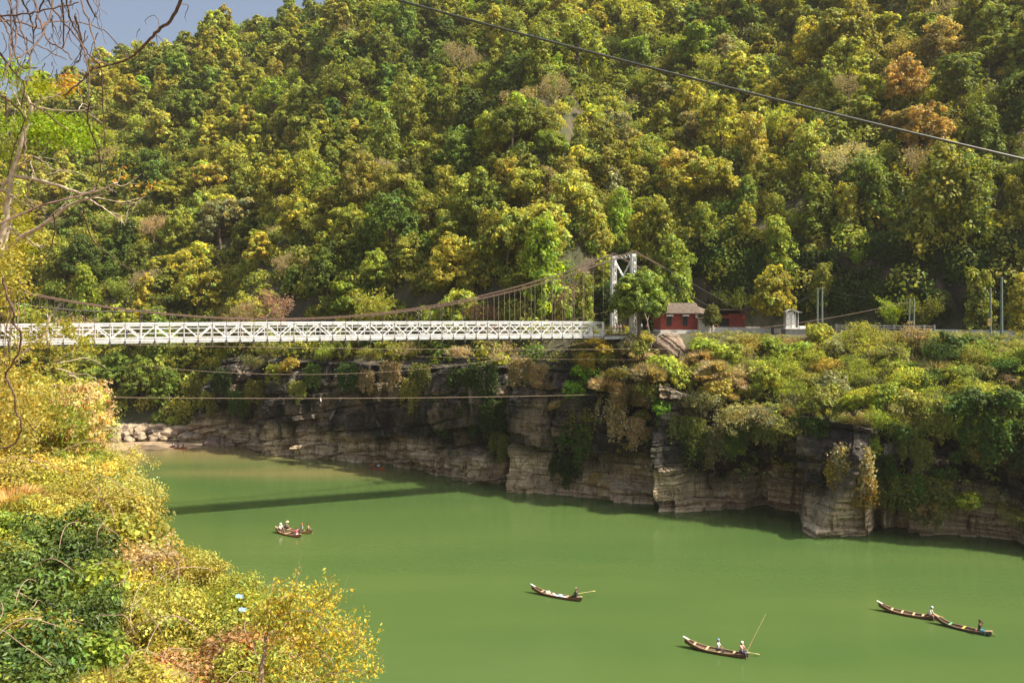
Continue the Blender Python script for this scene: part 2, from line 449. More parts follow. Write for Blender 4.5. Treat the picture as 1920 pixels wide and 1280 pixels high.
def mkcliff():
    # dense path along the waterline
    pts = WL[1:24]
    pp = [pts[0]]
    for a, b in zip(pts[:-1], pts[1:]):
        n = max(1, int(np.hypot(*(b - a)) / .24))
        for k in range(1, n + 1): pp.append(a + (b - a) * k / n)
    pp = np.array(pp)
    # outward direction from the smooth line
    e = .5
    gx = (bank_s(pp[:,0] + e, pp[:,1]) - bank_s(pp[:,0] - e, pp[:,1])); gy = (bank_s(pp[:,0], pp[:,1] + e) - bank_s(pp[:,0], pp[:,1] - e))
    k = np.ones(41) / 41
    gx = np.convolve(np.pad(gx, 20, mode='edge'), k, 'valid'); gy = np.convolve(np.pad(gy, 20, mode='edge'), k, 'valid')
    g = np.stack([gx, gy], -1); g /= np.linalg.norm(g, axis=1)[:, None]
    L = np.concatenate([[0], np.cumsum(np.hypot(*np.diff(pp, axis=0).T))])
    px = 960 + F * pp[:,0] / pp[:,1]                      # only used to lay features out along the shore
    top = np.interp(pp[:,0], [-92, -70, -62, 4, 14, 26, 45, 95], [.6, 1.6, 17.5, 18.6, 19.5, 15, 12.8, 12.8]) + fbm(L/9, 0, 0, 3, 2) * .9
    nz = 104
    v = np.linspace(0, 1, nz)
    Z = -1.6 + (top[:, None] + 1.6) * v[None, :]
    U = np.broadcast_to(L[:, None], Z.shape); PX = np.broadcast_to(px[:, None], Z.shape)
    dip = .16
    zz = Z + dip * U * np.where(PX < 960, 1.0, -.2) + .7 * fbm(U / 7, Z / 5, 0, 3, 4)
    def blocks(t, w, seed):
        kk = np.floor(zz / t + 3.3 * seed)
        off = _h(kk, kk * 0 + seed, kk * 0, 1) * 9
        ww = w * (.6 + .9 * _h(kk, kk * 0, kk * 0 + seed, 2))
        jj = np.floor((U + off) / ww)
        return _h(kk, jj, kk * 0 + seed, 3) - .5
    d = blocks(4.6, 6.0, 1) * 2.6 + blocks(2.1, 2.7, 2) * 1.15 + blocks(.8, 1.5, 3) * .40
    d += fbm(U / 16, Z / 14, 0, 3, 8) * 1.5 + fbm(U / 1.7, Z / 1.5, 0, 4, 9) * .42
    crack = np.abs(vnoise(U / 4.5 + .15 * fbm(U, Z / 2, 0, 2, 6), Z / 30, 0, 14)); d -= 1.5 * np.clip(1 - crack / .08, 0, 1); crack2 = np.abs(vnoise(U / 1.9 + .2 * fbm(U, Z / 2, 0, 2, 66), Z / 9, 0, 44)); d -= .45 * np.clip(1 - crack2 / .10, 0, 1)
    bed = np.abs(((zz / 4.3) % 1) - .5); d -= .9 * np.clip(1 - bed / .06, 0, 1) * (vnoise(U/9, zz*.3, 0, 19) > -.25)
    taper = sstep(-1.4, 1.6, Z)
    d = d * (.35 + .65 * taper)
    lean = -.7 * sstep(.0, 1, v)[None, :] + 1.0 * sstep(.25, .75, v)[None, :] - 1.8 * sstep(.8, 1, v)[None, :]
    d = d + lean
    def bump(c, w, z0, z1, amp, soft=6, zs=.7):
        a = sstep(c - w/2 - soft, c - w/2 + soft, PX) * (1 - sstep(c + w/2 - soft, c + w/2 + soft, PX))
        return amp * a * sstep(z0 - zs, z0 + zs, Z) * (1 - sstep(z1 - zs, z1 + zs, Z))
    d += bump(1450, 105, -3, 7.2, -3.6)                   # the cave left of the prow
    d += bump(1450, 110, 4.2, 7.0, -2.2)
    lc = 1500 + 8.5 * np.clip(Z, 0, 9)
    d += (3.9 * np.clip((1640 - PX) / (1640 - lc - 40), .1, 1)) * sstep(lc - 6, lc + 38, PX) * (1 - sstep(1626, 1636, PX)) * (1 - sstep(10.5, 12, Z))      # the prow
    d += 2.4 * sstep(1231, 1239, PX) * np.clip((1335 - PX) / 98, 0, 1) * (1 - sstep(8, 12, Z)) + 2.0 * sstep(962, 970, PX) * np.clip((1075 - PX) / 110, 0, 1) * (1 - sstep(14, 17, Z)) + 1.6 * sstep(1700, 1706, PX) * np.clip((1790 - PX) / 88, 0, 1) * (1 - sstep(9, 11, Z)) + 1.8 * sstep(555, 562, PX) * np.clip((690 - PX) / 130, 0, 1) * (1 - sstep(5, 9, Z))
    d += bump(1641, 20, 6.5, 12.0, -5, 5, .4)             # black slot
    d += bump(1645, 14, -3, 12.0, -3.5, 5, .4)
    d += bump(1790, 250, -3, 99, -1.6, 15)
    d += bump(1850, 70, 6.6, 9.0, -2.5, 8, .3)
    d += bump(1560, 140, -3, .9, 1.0, 3, .15)
    d += bump(958, 16, -3, 99, -2.2, 5)                   # the corner in the middle
    d += bump(1170, 100, 2.6, 6.5, -1.4, 5, .3)
    d += bump(1232, 3, -3, 99, 0, 2)
    d += bump(740, 120, -3, 1.3, -1.8, 20, .4)            # undercut
    V = np.stack([pp[:,0][:,None] - g[:,0][:,None] * d, pp[:,1][:,None] - g[:,1][:,None] * d, Z], -1)
    # roll the top inland under the scrub
    ext = []
    for s_, w_ in ((2.0, .1), (4, .35), (6, .7), (8.5, 1), (11, 1)):
        bx, by = pp[:,0] + g[:,0] * s_, pp[:,1] + g[:,1] * s_
        hh = np.convolve(np.pad(height(bx, by), 10, mode='edge'), np.ones(21) / 21, 'valid')
        ext.append(np.stack([bx, by, (top + .1) * (1 - w_) + w_ * (hh + (.25 if s_ < 10 else -1.5))], -1))
    V = np.concatenate([V, np.stack(ext, 1)], 1)
    nr = V.shape[1]; nc = V.shape[0]
    idx = np.arange(nc * nr).reshape(nc, nr)
    q = np.stack([idx[:-1,:-1], idx[1:,:-1], idx[1:,1:], idx[:-1,1:]], -1).reshape(-1, 4)[:, ::-1]
    m = MB(); m.add(V.reshape(-1, 3), q)
    o = m.build('cliff', M_ROCK); prop(o, kind='structure')
    return V
CLIFF = mkcliff()

# river: one sheet to the far bends
m = MB(); m.add([(-1500, -300, 0), (900, -300, 0), (900, 900, 0), (-1500, 900, 0)], [(0, 1, 2, 3)])
prop(m.build('river_water', M_WATER), kind='structure')
# river bed / surrounding ground far beyond
m = MB(); m.add([(-3000, -2500, -3), (3000, -2500, -3), (3000, 3500, -3), (-3000, 3500, -3)], [(0, 1, 2, 3)])
prop(m.build('river_bed', M_SAND), kind='structure')
# road along the terrace
m = MB()
rc = []
for x in np.arange(18, 110, 3.0):
    ys = np.arange(60, 190, .5); s = bank_s(np.full(ys.shape, x), ys)
    w_ = np.interp(x, [14, 24, 40], [14, 23, 31]); y0 = ys[np.argmin(np.abs(s - w_))]
    rc.append((x, y0))
rc = np.array(rc); tn = np.gradient(rc, axis=0); tn /= np.linalg.norm(tn, axis=1)[:, None]; nn = np.stack([-tn[:,1], tn[:,0]], -1)
A = rc - nn * 2.6; B = rc + nn * 2.6
V = np.concatenate([np.c_[A, np.full(len(A), 24.12)], np.c_[B, np.full(len(B), 24.12)]]); k = len(A)
m.add(V, [(i, i+1, k+i+1, k+i) for i in range(k-1)])
prop(m.build('road', M_ROAD), kind='structure')
# sand spit at the far beach
m = MB()
bx = []
for i in range(60):
    t = i / 59; p = np.array(W(230 + 150 * t, 838 - 4 * t)[:2])
    bx.append(p)
ring = []
c0 = np.array(W(300, 832)[:2])
for i in range(40):
    a = 2 * math.pi * i / 40
    r = 1 + .12 * math.sin(3 * a + 1) + .08 * math.sin(5 * a)
    ring.append((c0[0] + 15 * math.cos(a) * r, c0[1] - 3 + 5.5 * math.sin(a) * r, -.25))
mid = [(c0[0] + (x - c0[0]) * .6, c0[1] + (y - c0[1]) * .6, .28) for x, y, z in ring]
m.add(ring + mid + [(c0[0], c0[1], .42)], [(i, (i+1) % 40, 40 + (i+1) % 40, 40 + i) for i in range(40)])
m.add(mid + [(c0[0], c0[1], .42)], [(i, (i+1) % 40, 40) for i in range(40)])
prop(m.build('sand_beach', M_SAND, smooth=True), kind='structure')

# ------------------------------------------------------------ the near bank
EP = np.array([(9, -12, 25.5), (3.5, 1, 25.2), (0.2, 7, 23.6), (-1.9, 12, 21.6), (-4.9, 18, 20.6), (-10.3, 26, 20.0), (-12.5, 30, 20.4), (-21.5, 45, 18.6),
               (-29.5, 60, 17.2), (-48, 82, 17.0), (-72, 92, 20), (-120, 120, 18), (-220, 170, 16), (-420, 260, 16)], float)
def near_h(x, y):
    x = np.asarray(x, float); y = np.asarray(y, float)
    best = np.full(x.shape, 1e9); d_ = np.zeros(x.shape); ze = np.zeros(x.shape)
    for a, b in zip(EP[:-1], EP[1:]):
        d = b[:2] - a[:2]; L2 = d @ d
        t = np.clip(((x - a[0]) * d[0] + (y - a[1]) * d[1]) / L2, 0, 1)
        r = np.hypot(x - a[0] - t * d[0], y - a[1] - t * d[1])
        cr = d[0] * (y - a[1]) - d[1] * (x - a[0])
        mk = r < best
        best = np.where(mk, r, best); d_ = np.where(mk, np.where(cr > 0, r, -r), d_); ze = np.where(mk, a[2] + t * (b[2] - a[2]), ze)
    z_in = ze + .20 * np.clip(d_, 0, 60) + .0 * d_
    z_out = ze - 1.35 * np.clip(-d_, 0, 40)
    z = np.where(d_ > 0, z_in, z_out) + fbm(x / 3.3, y / 3.3, 0, 3, 77) * .35
    # the viewpoint itself
    r0 = np.hypot(x, y); z = np.where(r0 < 5, np.minimum(z, 26.2 - .28 * r0), z)
    return np.maximum(z, -2.5), d_
def mknear():
    a = np.concatenate([np.arange(-420, -60, 6.0), np.arange(-60, -24, 1.5), np.arange(-24, 12, .5), np.arange(12, 60, 3)])
    b = np.concatenate([np.arange(-60, -4, 4.0), np.arange(-4, 40, .5), np.arange(40, 110, 1.5), np.arange(110, 300, 6)])
    X, Y = np.meshgrid(a, b); Z, D = near_h(X, Y)
    idx = np.arange(X.size).reshape(X.shape)
    q = np.stack([idx[:-1,:-1], idx[:-1,1:], idx[1:,1:], idx[1:,:-1]], -1)
    keep = np.maximum.reduce([Z[:-1,:-1], Z[1:,:-1], Z[:-1,1:], Z[1:,1:]]) > -2.4
    m = MB(); m.add(np.stack([X, Y, Z], -1).reshape(-1, 3), q[keep])
    prop(m.build('near_hillside', M_DRYSOIL, smooth=True), kind='structure')
mknear()
# ------------------------------------------------------------ foliage
def rdir(n, up=0.0):
    v = rng.normal(size=(n, 3)); v /= np.linalg.norm(v, axis=1)[:, None]
    if up: v[:, 2] += up; v /= np.linalg.norm(v, axis=1)[:, None]
    return v
def leaves(m, c, nrm, size, aspect=.6, tint=None, matid=0, fold=.18):
    """one folded diamond leaf per centre"""
    n = len(c); nrm = nrm / np.linalg.norm(nrm, axis=1)[:, None]
    r = rng.normal(size=(n, 3)); r[:, 2] -= .4
    a = r - nrm * (r * nrm).sum(1)[:, None]; a /= np.linalg.norm(a, axis=1)[:, None]
    b = np.cross(nrm, a)
    sz = (np.broadcast_to(size, n) * rng.uniform(.7, 1.3, n))[:, None]
    f = nrm * sz * fold
    V = np.stack([c - a * sz, c + b * sz * aspect + f, c + a * sz, c - b * sz * aspect + f], 1).reshape(-1, 3)
    m.add(V, np.arange(4 * n).reshape(n, 4), tint, matid)
def tints(n, var=.22, warm=.12):
    g = np.exp(rng.normal(0, var, n)); w = rng.normal(0, warm, n)
    return np.stack([g * (1 + w), g, g * (1 - w * 1.5)], -1).clip(.2, 2.5)

def lobe_leaves(m, lobes, nsub, nleaf, size, fr=.34, up=.25, aspect=.62, tv=.22, droop=0.0):
    for (c, R, tn) in lobes:
        c = np.array(c, float); R = np.array(R if hasattr(R, '__len__') else (R, R, R), float)
        d = rdir(nsub, .25)
        sc = c + d * R * rng.uniform(.72, 1.05, (nsub, 1))
        sr = fr * R.mean() * rng.uniform(.65, 1.3, nsub)
        stt = tints(nsub, .22, .09) * np.array(tn)
        n = nsub * nleaf
        d2 = rdir(n, .2)
        si = np.repeat(np.arange(nsub), nleaf)
        p = sc[si] + d2 * (sr[si] * rng.uniform(.45, 1.05, n))[:, None] * np.array([1.1, 1.1, .8])
        if droop: p[:, 2] -= droop * rng.random(n) ** 2 * sr[si]
        nn = d2 * .8 + d[si] * .5 + rng.normal(size=(n, 3)) * .38 + np.array([0, 0, up])
        leaves(m, p, nn, size, aspect, tints(n, tv, .08) * stt[si])

def branch(m, p, d, L, r, depth, spread=.6, kids_=3, n=5, ends=None, wob=.18, grav=0.0, tint=None, taper=.55, segs=4):
    pts = [Vector(p)]; d = Vector(d).normalized(); rad = [r]
    for i in range(segs):
        d = (d + Vector((random.gauss(0, wob), random.gauss(0, wob), random.gauss(0, wob) + grav))).normalized()
        pts.append(pts[-1] + d * L / segs); rad.append(r * (1 - (1 - taper) * (i + 1) / segs))
    m.tube(pts, rad, n, tint, cap=(depth == 0))
    if depth == 0:
        if ends is not None: ends.append((pts[-1], d))
        return
    for k in range(kids_):
        j = segs if k == 0 else random.randint(max(1, segs // 2), segs)
        nd = (d + Vector((random.gauss(0, spread), random.gauss(0, spread), random.gauss(0, spread) + .12))).normalized()
        branch(m, pts[j], nd, L * random.uniform(.55, .8), rad[j] * .75, depth - 1, spread, kids_, max(3, n - 1), ends, wob * 1.15, grav, tint, taper, segs)

def trunk_mb(h, r, lobes, n=7):
    m = MB()
    top = Vector((random.uniform(-.3, .3), random.uniform(-.3, .3), h))
    pts = [Vector((0, 0, -1.5)), Vector((random.uniform(-.1, .1), 0, h * .3)), Vector((random.uniform(-.25, .25), random.uniform(-.2, .2), h * .65)), top]
    m.tube(pts, [r * 1.3, r, r * .8, r * .5], n)
    for (c, R, t) in lobes:
        c = Vector(c); s = pts[1].lerp(pts[3], random.uniform(.2, 1.0))
        mid = s.lerp(c, .5) + Vector((random.uniform(-.2, .2), random.uniform(-.2, .2), .3))
        m.tube([s, mid, c], [r * .45, r * .3, r * .12], 4, cap=False)
    return m

LOWL = .38
def proto_round(h, R, nl, seed, detail=1.0, leaf=.24, flat=.75, tv=.32):
    """broad crown of billowing clumps"""
    global rng
    rng = np.random.default_rng(seed); random.seed(seed)
    lobes = []
    for k in range(nl):
        a = 2.399 * k + rng.uniform(-.4, .4); q = math.sqrt((k + .5) / nl)
        rr = R * .68 * q
        z = h * .70 + (1 - q * q) * R * flat * .75 + rng.uniform(-.18, .18) * R - (q > .75) * R * .30
        lobes.append(((rr * math.cos(a), rr * math.sin(a), z), R * rng.uniform(.26, .44), tuple([rng.uniform(.8, 1.2)] * 3)))
    for k in range(nl // 2):
        a = rng.uniform(0, 6.28); lobes.append(((R * .62 * math.cos(a), R * .62 * math.sin(a), h * rng.uniform(LOWL, LOWL + .2)), R * rng.uniform(.26, .36), (.95,) * 3))
    m = MB(); lobe_leaves(m, lobes, int(18 * detail), int(26 * detail), leaf, tv=tv)
    return trunk_mb(h * .75, R * .055, lobes), m
def proto_draped(h, R, nl, seed, detail=1.0, leaf=.30):
    """tall tree hung with creepers to the ground"""
    global rng
    rng = np.random.default_rng(seed); random.seed(seed)
    lobes = []
    for k in range(nl):
        t = k / (nl - 1); a = 2.399 * k
        rr = R * .42 * (1 - .45 * t) * rng.uniform(.6, 1.25)
        s = R * rng.uniform(.36, .50)
        lobes.append(((rr * math.cos(a), rr * math.sin(a), h * (.12 + .82 * t)), (s * .85, s * .85, s * 1.35), (1,) * 3))
    m = MB(); lobe_leaves(m, lobes, int(18 * detail), int(26 * detail), leaf * .85, fr=.36, droop=1.1)
    return trunk_mb(h * .9, R * .07, lobes[-5:]), m
def proto_layer(h, R, nl, seed, detail=1.0, leaf=.27):
    """flat layered sprays"""
    global rng
    rng = np.random.default_rng(seed); random.seed(seed)
    lobes = []
    for k in range(nl):
        a = 2.399 * k + rng.uniform(-.5, .5); t = rng.random()
        rr = R * rng.uniform(.15, .82) * (1 - .35 * t)
        lobes.append(((rr * math.cos(a), rr * math.sin(a), h * (.42 + .52 * t)), (R * .36, R * .36, R * .15), (1,) * 3))
    m = MB(); lobe_leaves(m, lobes, int(16 * detail), int(26 * detail), leaf * .9, fr=.40, up=.7)
    return trunk_mb(h * .85, R * .05, lobes), m
def proto_bare(h, R, seed, leafy=.0, depth=4):
    """mostly leafless twiggy crown"""
    global rng
    rng = np.random.default_rng(seed); random.seed(seed)
    t = MB(); tw = MB(); ends = []
    t.tube([(0, 0, -1), (.1, 0, h * .25), (0, .1, h * .45)], [R * .06, R * .045, R * .035], 6)
    for k in range(5):
        a = 6.28 * k / 5 + rng.uniform(-.3, .3)
        branch(tw, (0, .1, h * .42), (math.cos(a), math.sin(a), 1.0), R * .55, R * .028, depth, .55, 3, 4, ends, .16)
    e = np.array([tuple(p) for p, d in ends])
    c = np.repeat(e, 5, 0) + rng.normal(0, R * .06, (len(e) * 5, 3))
    leaves(tw, c, rdir(len(c), .3), R * .035, .5, tints(len(c)))
    return t, tw
def proto_plume(h, R, seed, detail=1.0, leaf=.30):
    """arching feathery stems"""
    global rng
    rng = np.random.default_rng(seed); random.seed(seed)
    t = MB(); m = MB()
    for k in range(26):
        a = rng.uniform(0, 6.28); o = R * rng.uniform(.3, 1.0); hh = h * rng.uniform(.6, 1.0)
        pts = []
        for i in range(7):
            q = i / 6
            pts.append((math.cos(a) * o * q ** 1.8, math.sin(a) * o * q ** 1.8, hh * (1.25 * q - .38 * q ** 3)))
        t.tube(pts, [.06, .05, .045, .04, .03, .02, .01], 4)
        P_ = np.array(pts)
        n = int(70 * detail); q = rng.uniform(2, 6, n); i = np.minimum(q.astype(int), 5)
        p = P_[i] + (P_[i+1] - P_[i]) * (q - i)[:, None] + rng.normal(0, .085 * R, (n, 3))
        leaves(m, p, rdir(n, .6), leaf, .34, tints(n))
    return t, m

LEAFSETS = []
def mk_proto(kind, t, m, bark=None, leafm=None):
    """the first tree of a kind: an empty with trunk and crown meshes; later ones share them"""
    tm = t.build('trunk', bark or M_BARK, smooth=True); cm = m.build('crown', leafm or M_LEAF, tint=True)
    td, cd = tm.data, cm.data
    bpy.data.objects.remove(tm); bpy.data.objects.remove(cm)
    return dict(kind=kind, trunk=td, crown=cd, mb=m)
def put_tree(pr, name, loc, sc, rz, color, label, cat='tree', group=None, tilt=(0, 0), parts=('trunk', 'crown'), sz=1.0):
    r = empty(name, loc, rz, label, cat, group)
    r.rotation_euler = (tilt[0], tilt[1], rz); r.scale = (sc, sc, sc * sz)
    link(parts[0], pr['trunk'], r); link(parts[1], pr['crown'], r, color)
    return r

# colours are the leaves' own
TONES = {
    'dark green': (.105, .155, .026), 'deep green': (.150, .205, .032), 'mid green': (.225, .268, .040), 'olive': (.285, .305, .052),
    'yellow-green': (.360, .375, .058), 'bright green': (.270, .370, .040), 'golden': (.400, .365, .080), 'ochre': (.380, .310, .095),
    'dull grey-green': (.310, .295, .130), 'russet': (.38, .28, .14)}
KINDW = {'round-crowned': [], 'creeper-draped': [], 'layered': [], 'feathery': [], 'bare twiggy': []}
for i in range(4): KINDW['round-crowned'].append(mk_proto('r', *proto_round(9.5, 4.9, 11, 100 + i)))
for i in range(3): KINDW['creeper-draped'].append(mk_proto('d', *proto_draped(11, 4.3, 11, 200 + i)))
for i in range(3): KINDW['layered'].append(mk_proto('l', *proto_layer(9, 4.8, 15, 300 + i)))
for i in range(2): KINDW['feathery'].append(mk_proto('p', *proto_plume(8.5, 4.2, 400 + i)))
for i in range(2): KINDW['bare twiggy'].append(mk_proto('b', *proto_bare(8, 4.2, 500 + i), bark=M_PALE))
rng = np.random.default_rng(11); random.seed(11)

# ---- where the hillside trees stand
def scatter():
    st = 4.6
    gx, gy = np.meshgrid(np.arange(-330, 175, st), np.arange(88, 420, st * 1.02))
    n = gx.size
    x = gx.ravel() + rng.uniform(-.48, .48, n) * st; y = gy.ravel() + rng.uniform(-.48, .48, n) * st
    s = bank_s(x, y); z = height(x, y)
    smin = np.interp(x, [-80, -62, -20, 4, 12, 20, 30], [11, 7, 6, 10, 20, 33, 35])
    u = (x - 0) / y * F + 960
    v0 = HOR - (z + 8 - CZ) / y * F
    ok = (s > smin) & ~((u > 395) & (u < 500) & (v0 > 455) & (v0 < 585)) & (u > -160) & (u < 2090) & (v0 > -110) & (v0 < 900)
    x, y, z, s, u, v = [q[ok] for q in (x, y, z, s, u, v0)]
    # behind the ridge nothing shows
    el = (z + 4 - CZ) / y
    return x, y, z, s, u, v, el
x, y, z, s, u, v, el = scatter()
# hidden by ground or trees in front: march the sight line
def blocked(x, y, z, lift=9.5, clear=2.5):
    out = np.zeros(len(x), bool)
    for f in np.linspace(.30, .97, 40):
        h = height(x * f, y * f); L = CZ + (z + lift - CZ) * f
        out |= (h + clear > L) & (bank_s(x * f, y * f) > 12)
    return out
vis = ~blocked(x, y, z)
x, y, z, s, u, v = [q[vis] for q in (x, y, z, s, u, v)]
# thin to a spacing that grows with the trees' size
order = rng.permutation(len(x)); taken = []
size = np.clip(rng.lognormal(-.06, .28, len(x)), .5, 1.45)
tx, ty, ts = [], [], []
keep = []
for i in order:
    r_ = 5.6 * size[i]
    if keep:
        kx = x[keep]; ky = y[keep]; ks = size[keep]
        if np.any((kx - x[i]) ** 2 + ((ky - y[i]) * 1.0) ** 2 < (2.3 * (size[i] + ks)) ** 2): continue
    keep.append(i)
keep = np.array(keep)
x, y, z, s, u, v, size = [q[keep] for q in (x, y, z, s, u, v, size)]
n = len(x)
app = size * F * 9.5 / y
inframe = (u > -60) & (u < 1980) & (v > -70) & (v < 800)
rank = np.argsort(-app * inframe)
ind = np.zeros(n, bool); ind[rank[:300]] = True; ind &= inframe
print('hill trees', n, 'individual', ind.sum())
# tone map: dry golden drifts, dark wet gullies
tn = list(TONES)
a1 = fbm(x / 30, y / 30, 0, 3, 41); a2 = fbm(x / 22, y / 22, 5, 3, 43); rr = rng.random(n)
def pick_tone(i):
    q = a1[i] * 1.5 + rng.normal(0, .34)
    if q < -.85: return 'dark green'
    if q < -.50: return 'deep green'
    if q < -.15: return 'mid green'
    if q < .30: return 'olive'
    if q < .74: return 'yellow-green'
    if q < .85: return 'dull grey-green'
    if q < 1.15: return 'golden'
    return random.choice(['golden', 'yellow-green', 'golden', 'russet'])
def pick_kind(i):
    q = rng.random()
    low = s[i] < 60
    if x[i] > 15 and s[i] < 50: q = .5 if q < .75 else .8
    if q < .38: return 'round-crowned'
    if q < (.60 if low else .50): return 'creeper-draped'
    if q < .76: return 'layered'
    if q < .945: return 'feathery'
    return 'bare twiggy'
BARECOL = (.38, .32, .19)
info = []
for i in range(n):
    k = pick_kind(i); t = pick_tone(i)
    if rng.random() < .035: t = 'bright green'
    if 1665 < u[i] < 1790 and 60 < v[i] < 260: t = 'ochre'
    info.append((k, t))
ORD = ['topmost', 'second highest', 'third highest', 'fourth highest', 'fifth highest', 'sixth highest', 'seventh highest', 'eighth highest', 'ninth highest', 'tenth highest']
NUM = ['zero', 'one', 'two', 'three', 'four', 'five', 'six', 'seven', 'eight', 'nine', 'ten']
def hplace(u):
    for e, t in ((260, 'at far left'), (520, 'above bridge left third'), (800, 'above bridge middle'),
                 (1090, 'left of tower'), (1240, 'behind tower'), (1420, 'above red house'),
                 (1570, 'above kiosk'), (1760, 'above fence')):
        if u < e: return t
    return 'above rightmost poles'
def vplace(v): return 'top of slope' if v < 130 else 'upper slope' if v < 260 else 'mid slope' if v < 390 else 'lower slope' if v < 520 else 'foot of slope'
cells = {}
for i in range(n):
    if ind[i]:
        k, t = info[i]
        cells.setdefault((k if k != 'bare twiggy' else 'bare', '' if k == 'bare twiggy' else t, vplace(v[i]), hplace(u[i])), []).append(i)
lab = {}
for (k, t, vp, hp), L_ in cells.items():
    L_.sort(key=lambda i: v[i])
    base = ('leafless twiggy tree' if k == 'bare' else f'{t} {k} tree')
    for j, i in enumerate(L_):
        pre = '' if len(L_) == 1 else (ORD[j] + ' of ' + NUM[min(len(L_), 10)] + ' ')
        lab[i] = f'{pre}{base}{"s" if len(L_) > 1 else ""} on {vp}, {hp}'
def jcol(c, j=.16):
    g = math.exp(random.gauss(0, j)); w = random.gauss(0, .07)
    return (c[0] * g * (1 + w), c[1] * g, c[2] * g)
LOWP = {}
def lowres(kind):
    if kind in LOWP: return LOWP[kind]
    st = {'round-crowned': lambda: proto_round(9.5, 4.9, 9, 61, .62, .52)[1], 'creeper-draped': lambda: proto_draped(11, 4.3, 9, 62, .62, .52)[1],
          'layered': lambda: proto_layer(9, 4.8, 12, 63, .65, .48)[1], 'feathery': lambda: proto_plume(8.5, 4.2, 64, .4, .5)[1], 'bare twiggy': lambda: proto_bare(8, 4.2, 65, depth=2)[1]}[kind]()
    LOWP[kind] = (np.concatenate(st.v), [f for f in st.f if f.shape[1] == 4], np.concatenate([t for f, t in zip(st.f, st.t) if f.shape[1] == 4]))
    return LOWP[kind]
save = rng
mass = MB()
for k in KINDW: lowres(k)
rng = np.random.default_rng(12); random.seed(12)
nrm_e = 2.0
gx_ = (height(x + nrm_e, y) - height(x - nrm_e, y)) / (2 * nrm_e); gy_ = (height(x, y + nrm_e) - height(x, y - nrm_e)) / (2 * nrm_e)
for i in range(n):
    k, t = info[i]
    col = jcol(TONES[t]) if k != 'bare twiggy' else jcol(BARECOL)
    sc = size[i] * rng.uniform(.92, 1.12)
    rz = rng.uniform(0, 6.28)
    if ind[i]:
        pr = random.choice(KINDW[k])
        put_tree(pr, 'forest_tree', (x[i], y[i], z[i] - .6), sc, rz, col, lab[i], 'tree', 'trees of the forest on the hillside',
                 tilt=(np.clip(gy_[i] * .10, -.15, .15), np.clip(-gx_[i] * .10, -.15, .15)), sz=rng.uniform(.9, 1.15))
    else:
        V, Fs, T = lowres(k); c_, s_ = math.cos(rz), math.sin(rz)
        R_ = np.array([[c_, s_, 0], [-s_, c_, 0], [0, 0, 1]])
        V2 = (V * sc) @ R_ + np.array([x[i], y[i], z[i] - .6])
        q = np.concatenate(Fs)
        mass.add(V2, q, T * np.array(col))
# saplings and scrub filling the ground between them
def under(xa, ya, col_f, npts, r0, leaf, per):
    za = height(xa, ya)
    for X_, Y_, Z_ in zip(xa, ya, za):
        r = r0 * rng.uniform(.5, 1.3); nn = per
        d = rdir(nn, .5)
        p = np.array([X_, Y_, Z_ + r * .3]) + d * r * rng.uniform(.5, 1.05, (nn, 1)) * np.array([1, 1, .9])
        leaves(mass, p, d + rng.normal(size=(nn, 3)) * .4, leaf, .62, tints(nn) * np.array(col_f()))
gx, gy = np.meshgrid(np.arange(-330, 175, 4.0), np.arange(88, 400, 4.0)); N_ = gx.size
xa = gx.ravel() + rng.uniform(-2, 2, N_); ya = gy.ravel() + rng.uniform(-2, 2, N_)
sa = bank_s(xa, ya); za = height(xa, ya); ua = xa / ya * F + 960; va = HOR - (za + 2 - CZ) / ya * F
smn = np.interp(xa, [-80, -62, 4, 12, 20, 30], [9, 5, 6, 24, 38, 41])
ok = (sa > smn) & (ua > -60) & (ua < 1990) & (va > -60) & (va < 850)
xa, ya, za = xa[ok], ya[ok], za[ok]
ok = ~blocked(xa, ya, za, 4.0, 0.5); xa, ya = xa[ok], ya[ok]
print('scrub', len(xa))
under(xa, ya, lambda: jcol(TONES[random.choice(['deep green', 'mid green', 'olive', 'olive', 'yellow-green', 'yellow-green'])]), 0, 3.2, .36, 300)
mo = mass.build('forest', M_LEAF, tint=True)
prop(mo, 'far trees and scrub filling the upper slope as one forest', 'forest', kind='stuff')
print('mass faces', len(mo.data.polygons))
# ------------------------------------------------------------ suspension bridge
BD = Vector((.9307, .3658, 0)); ND = Vector((-.3658, .9307, 0))    # along the deck to the far bank; across, away from the camera
N0 = Vector((18.6, 131.0, 0))                                       # foot of the near tower leg
WID = 6.3
DW = 4.0            # the far truss
def BP(t, w, z): return N0 - BD * t + ND * w + Vector((0, 0, z))
br = empty('suspension_bridge', BP(50, WID / 2, 23.7), 0, 'white steel suspension bridge with brown cables crossing the green river', 'bridge')
def bput(mb, name, m, parent=None, **k):
    """parts are laid out in world metres, then hung on the bridge's empty"""
    o = mb.build(name, m, **k)
    o.parent = parent or br
    o.matrix_parent_inverse = Matrix.Translation(-Vector(br.location))
    return o
def camber(t): return .22 * (1 - ((t - 52) / 52) ** 2)
T0, T1, PS = 5.2, 104.0, 1.69
NP = int((T1 - T0) / PS)
ZB, ZT = 23.62, 26.02
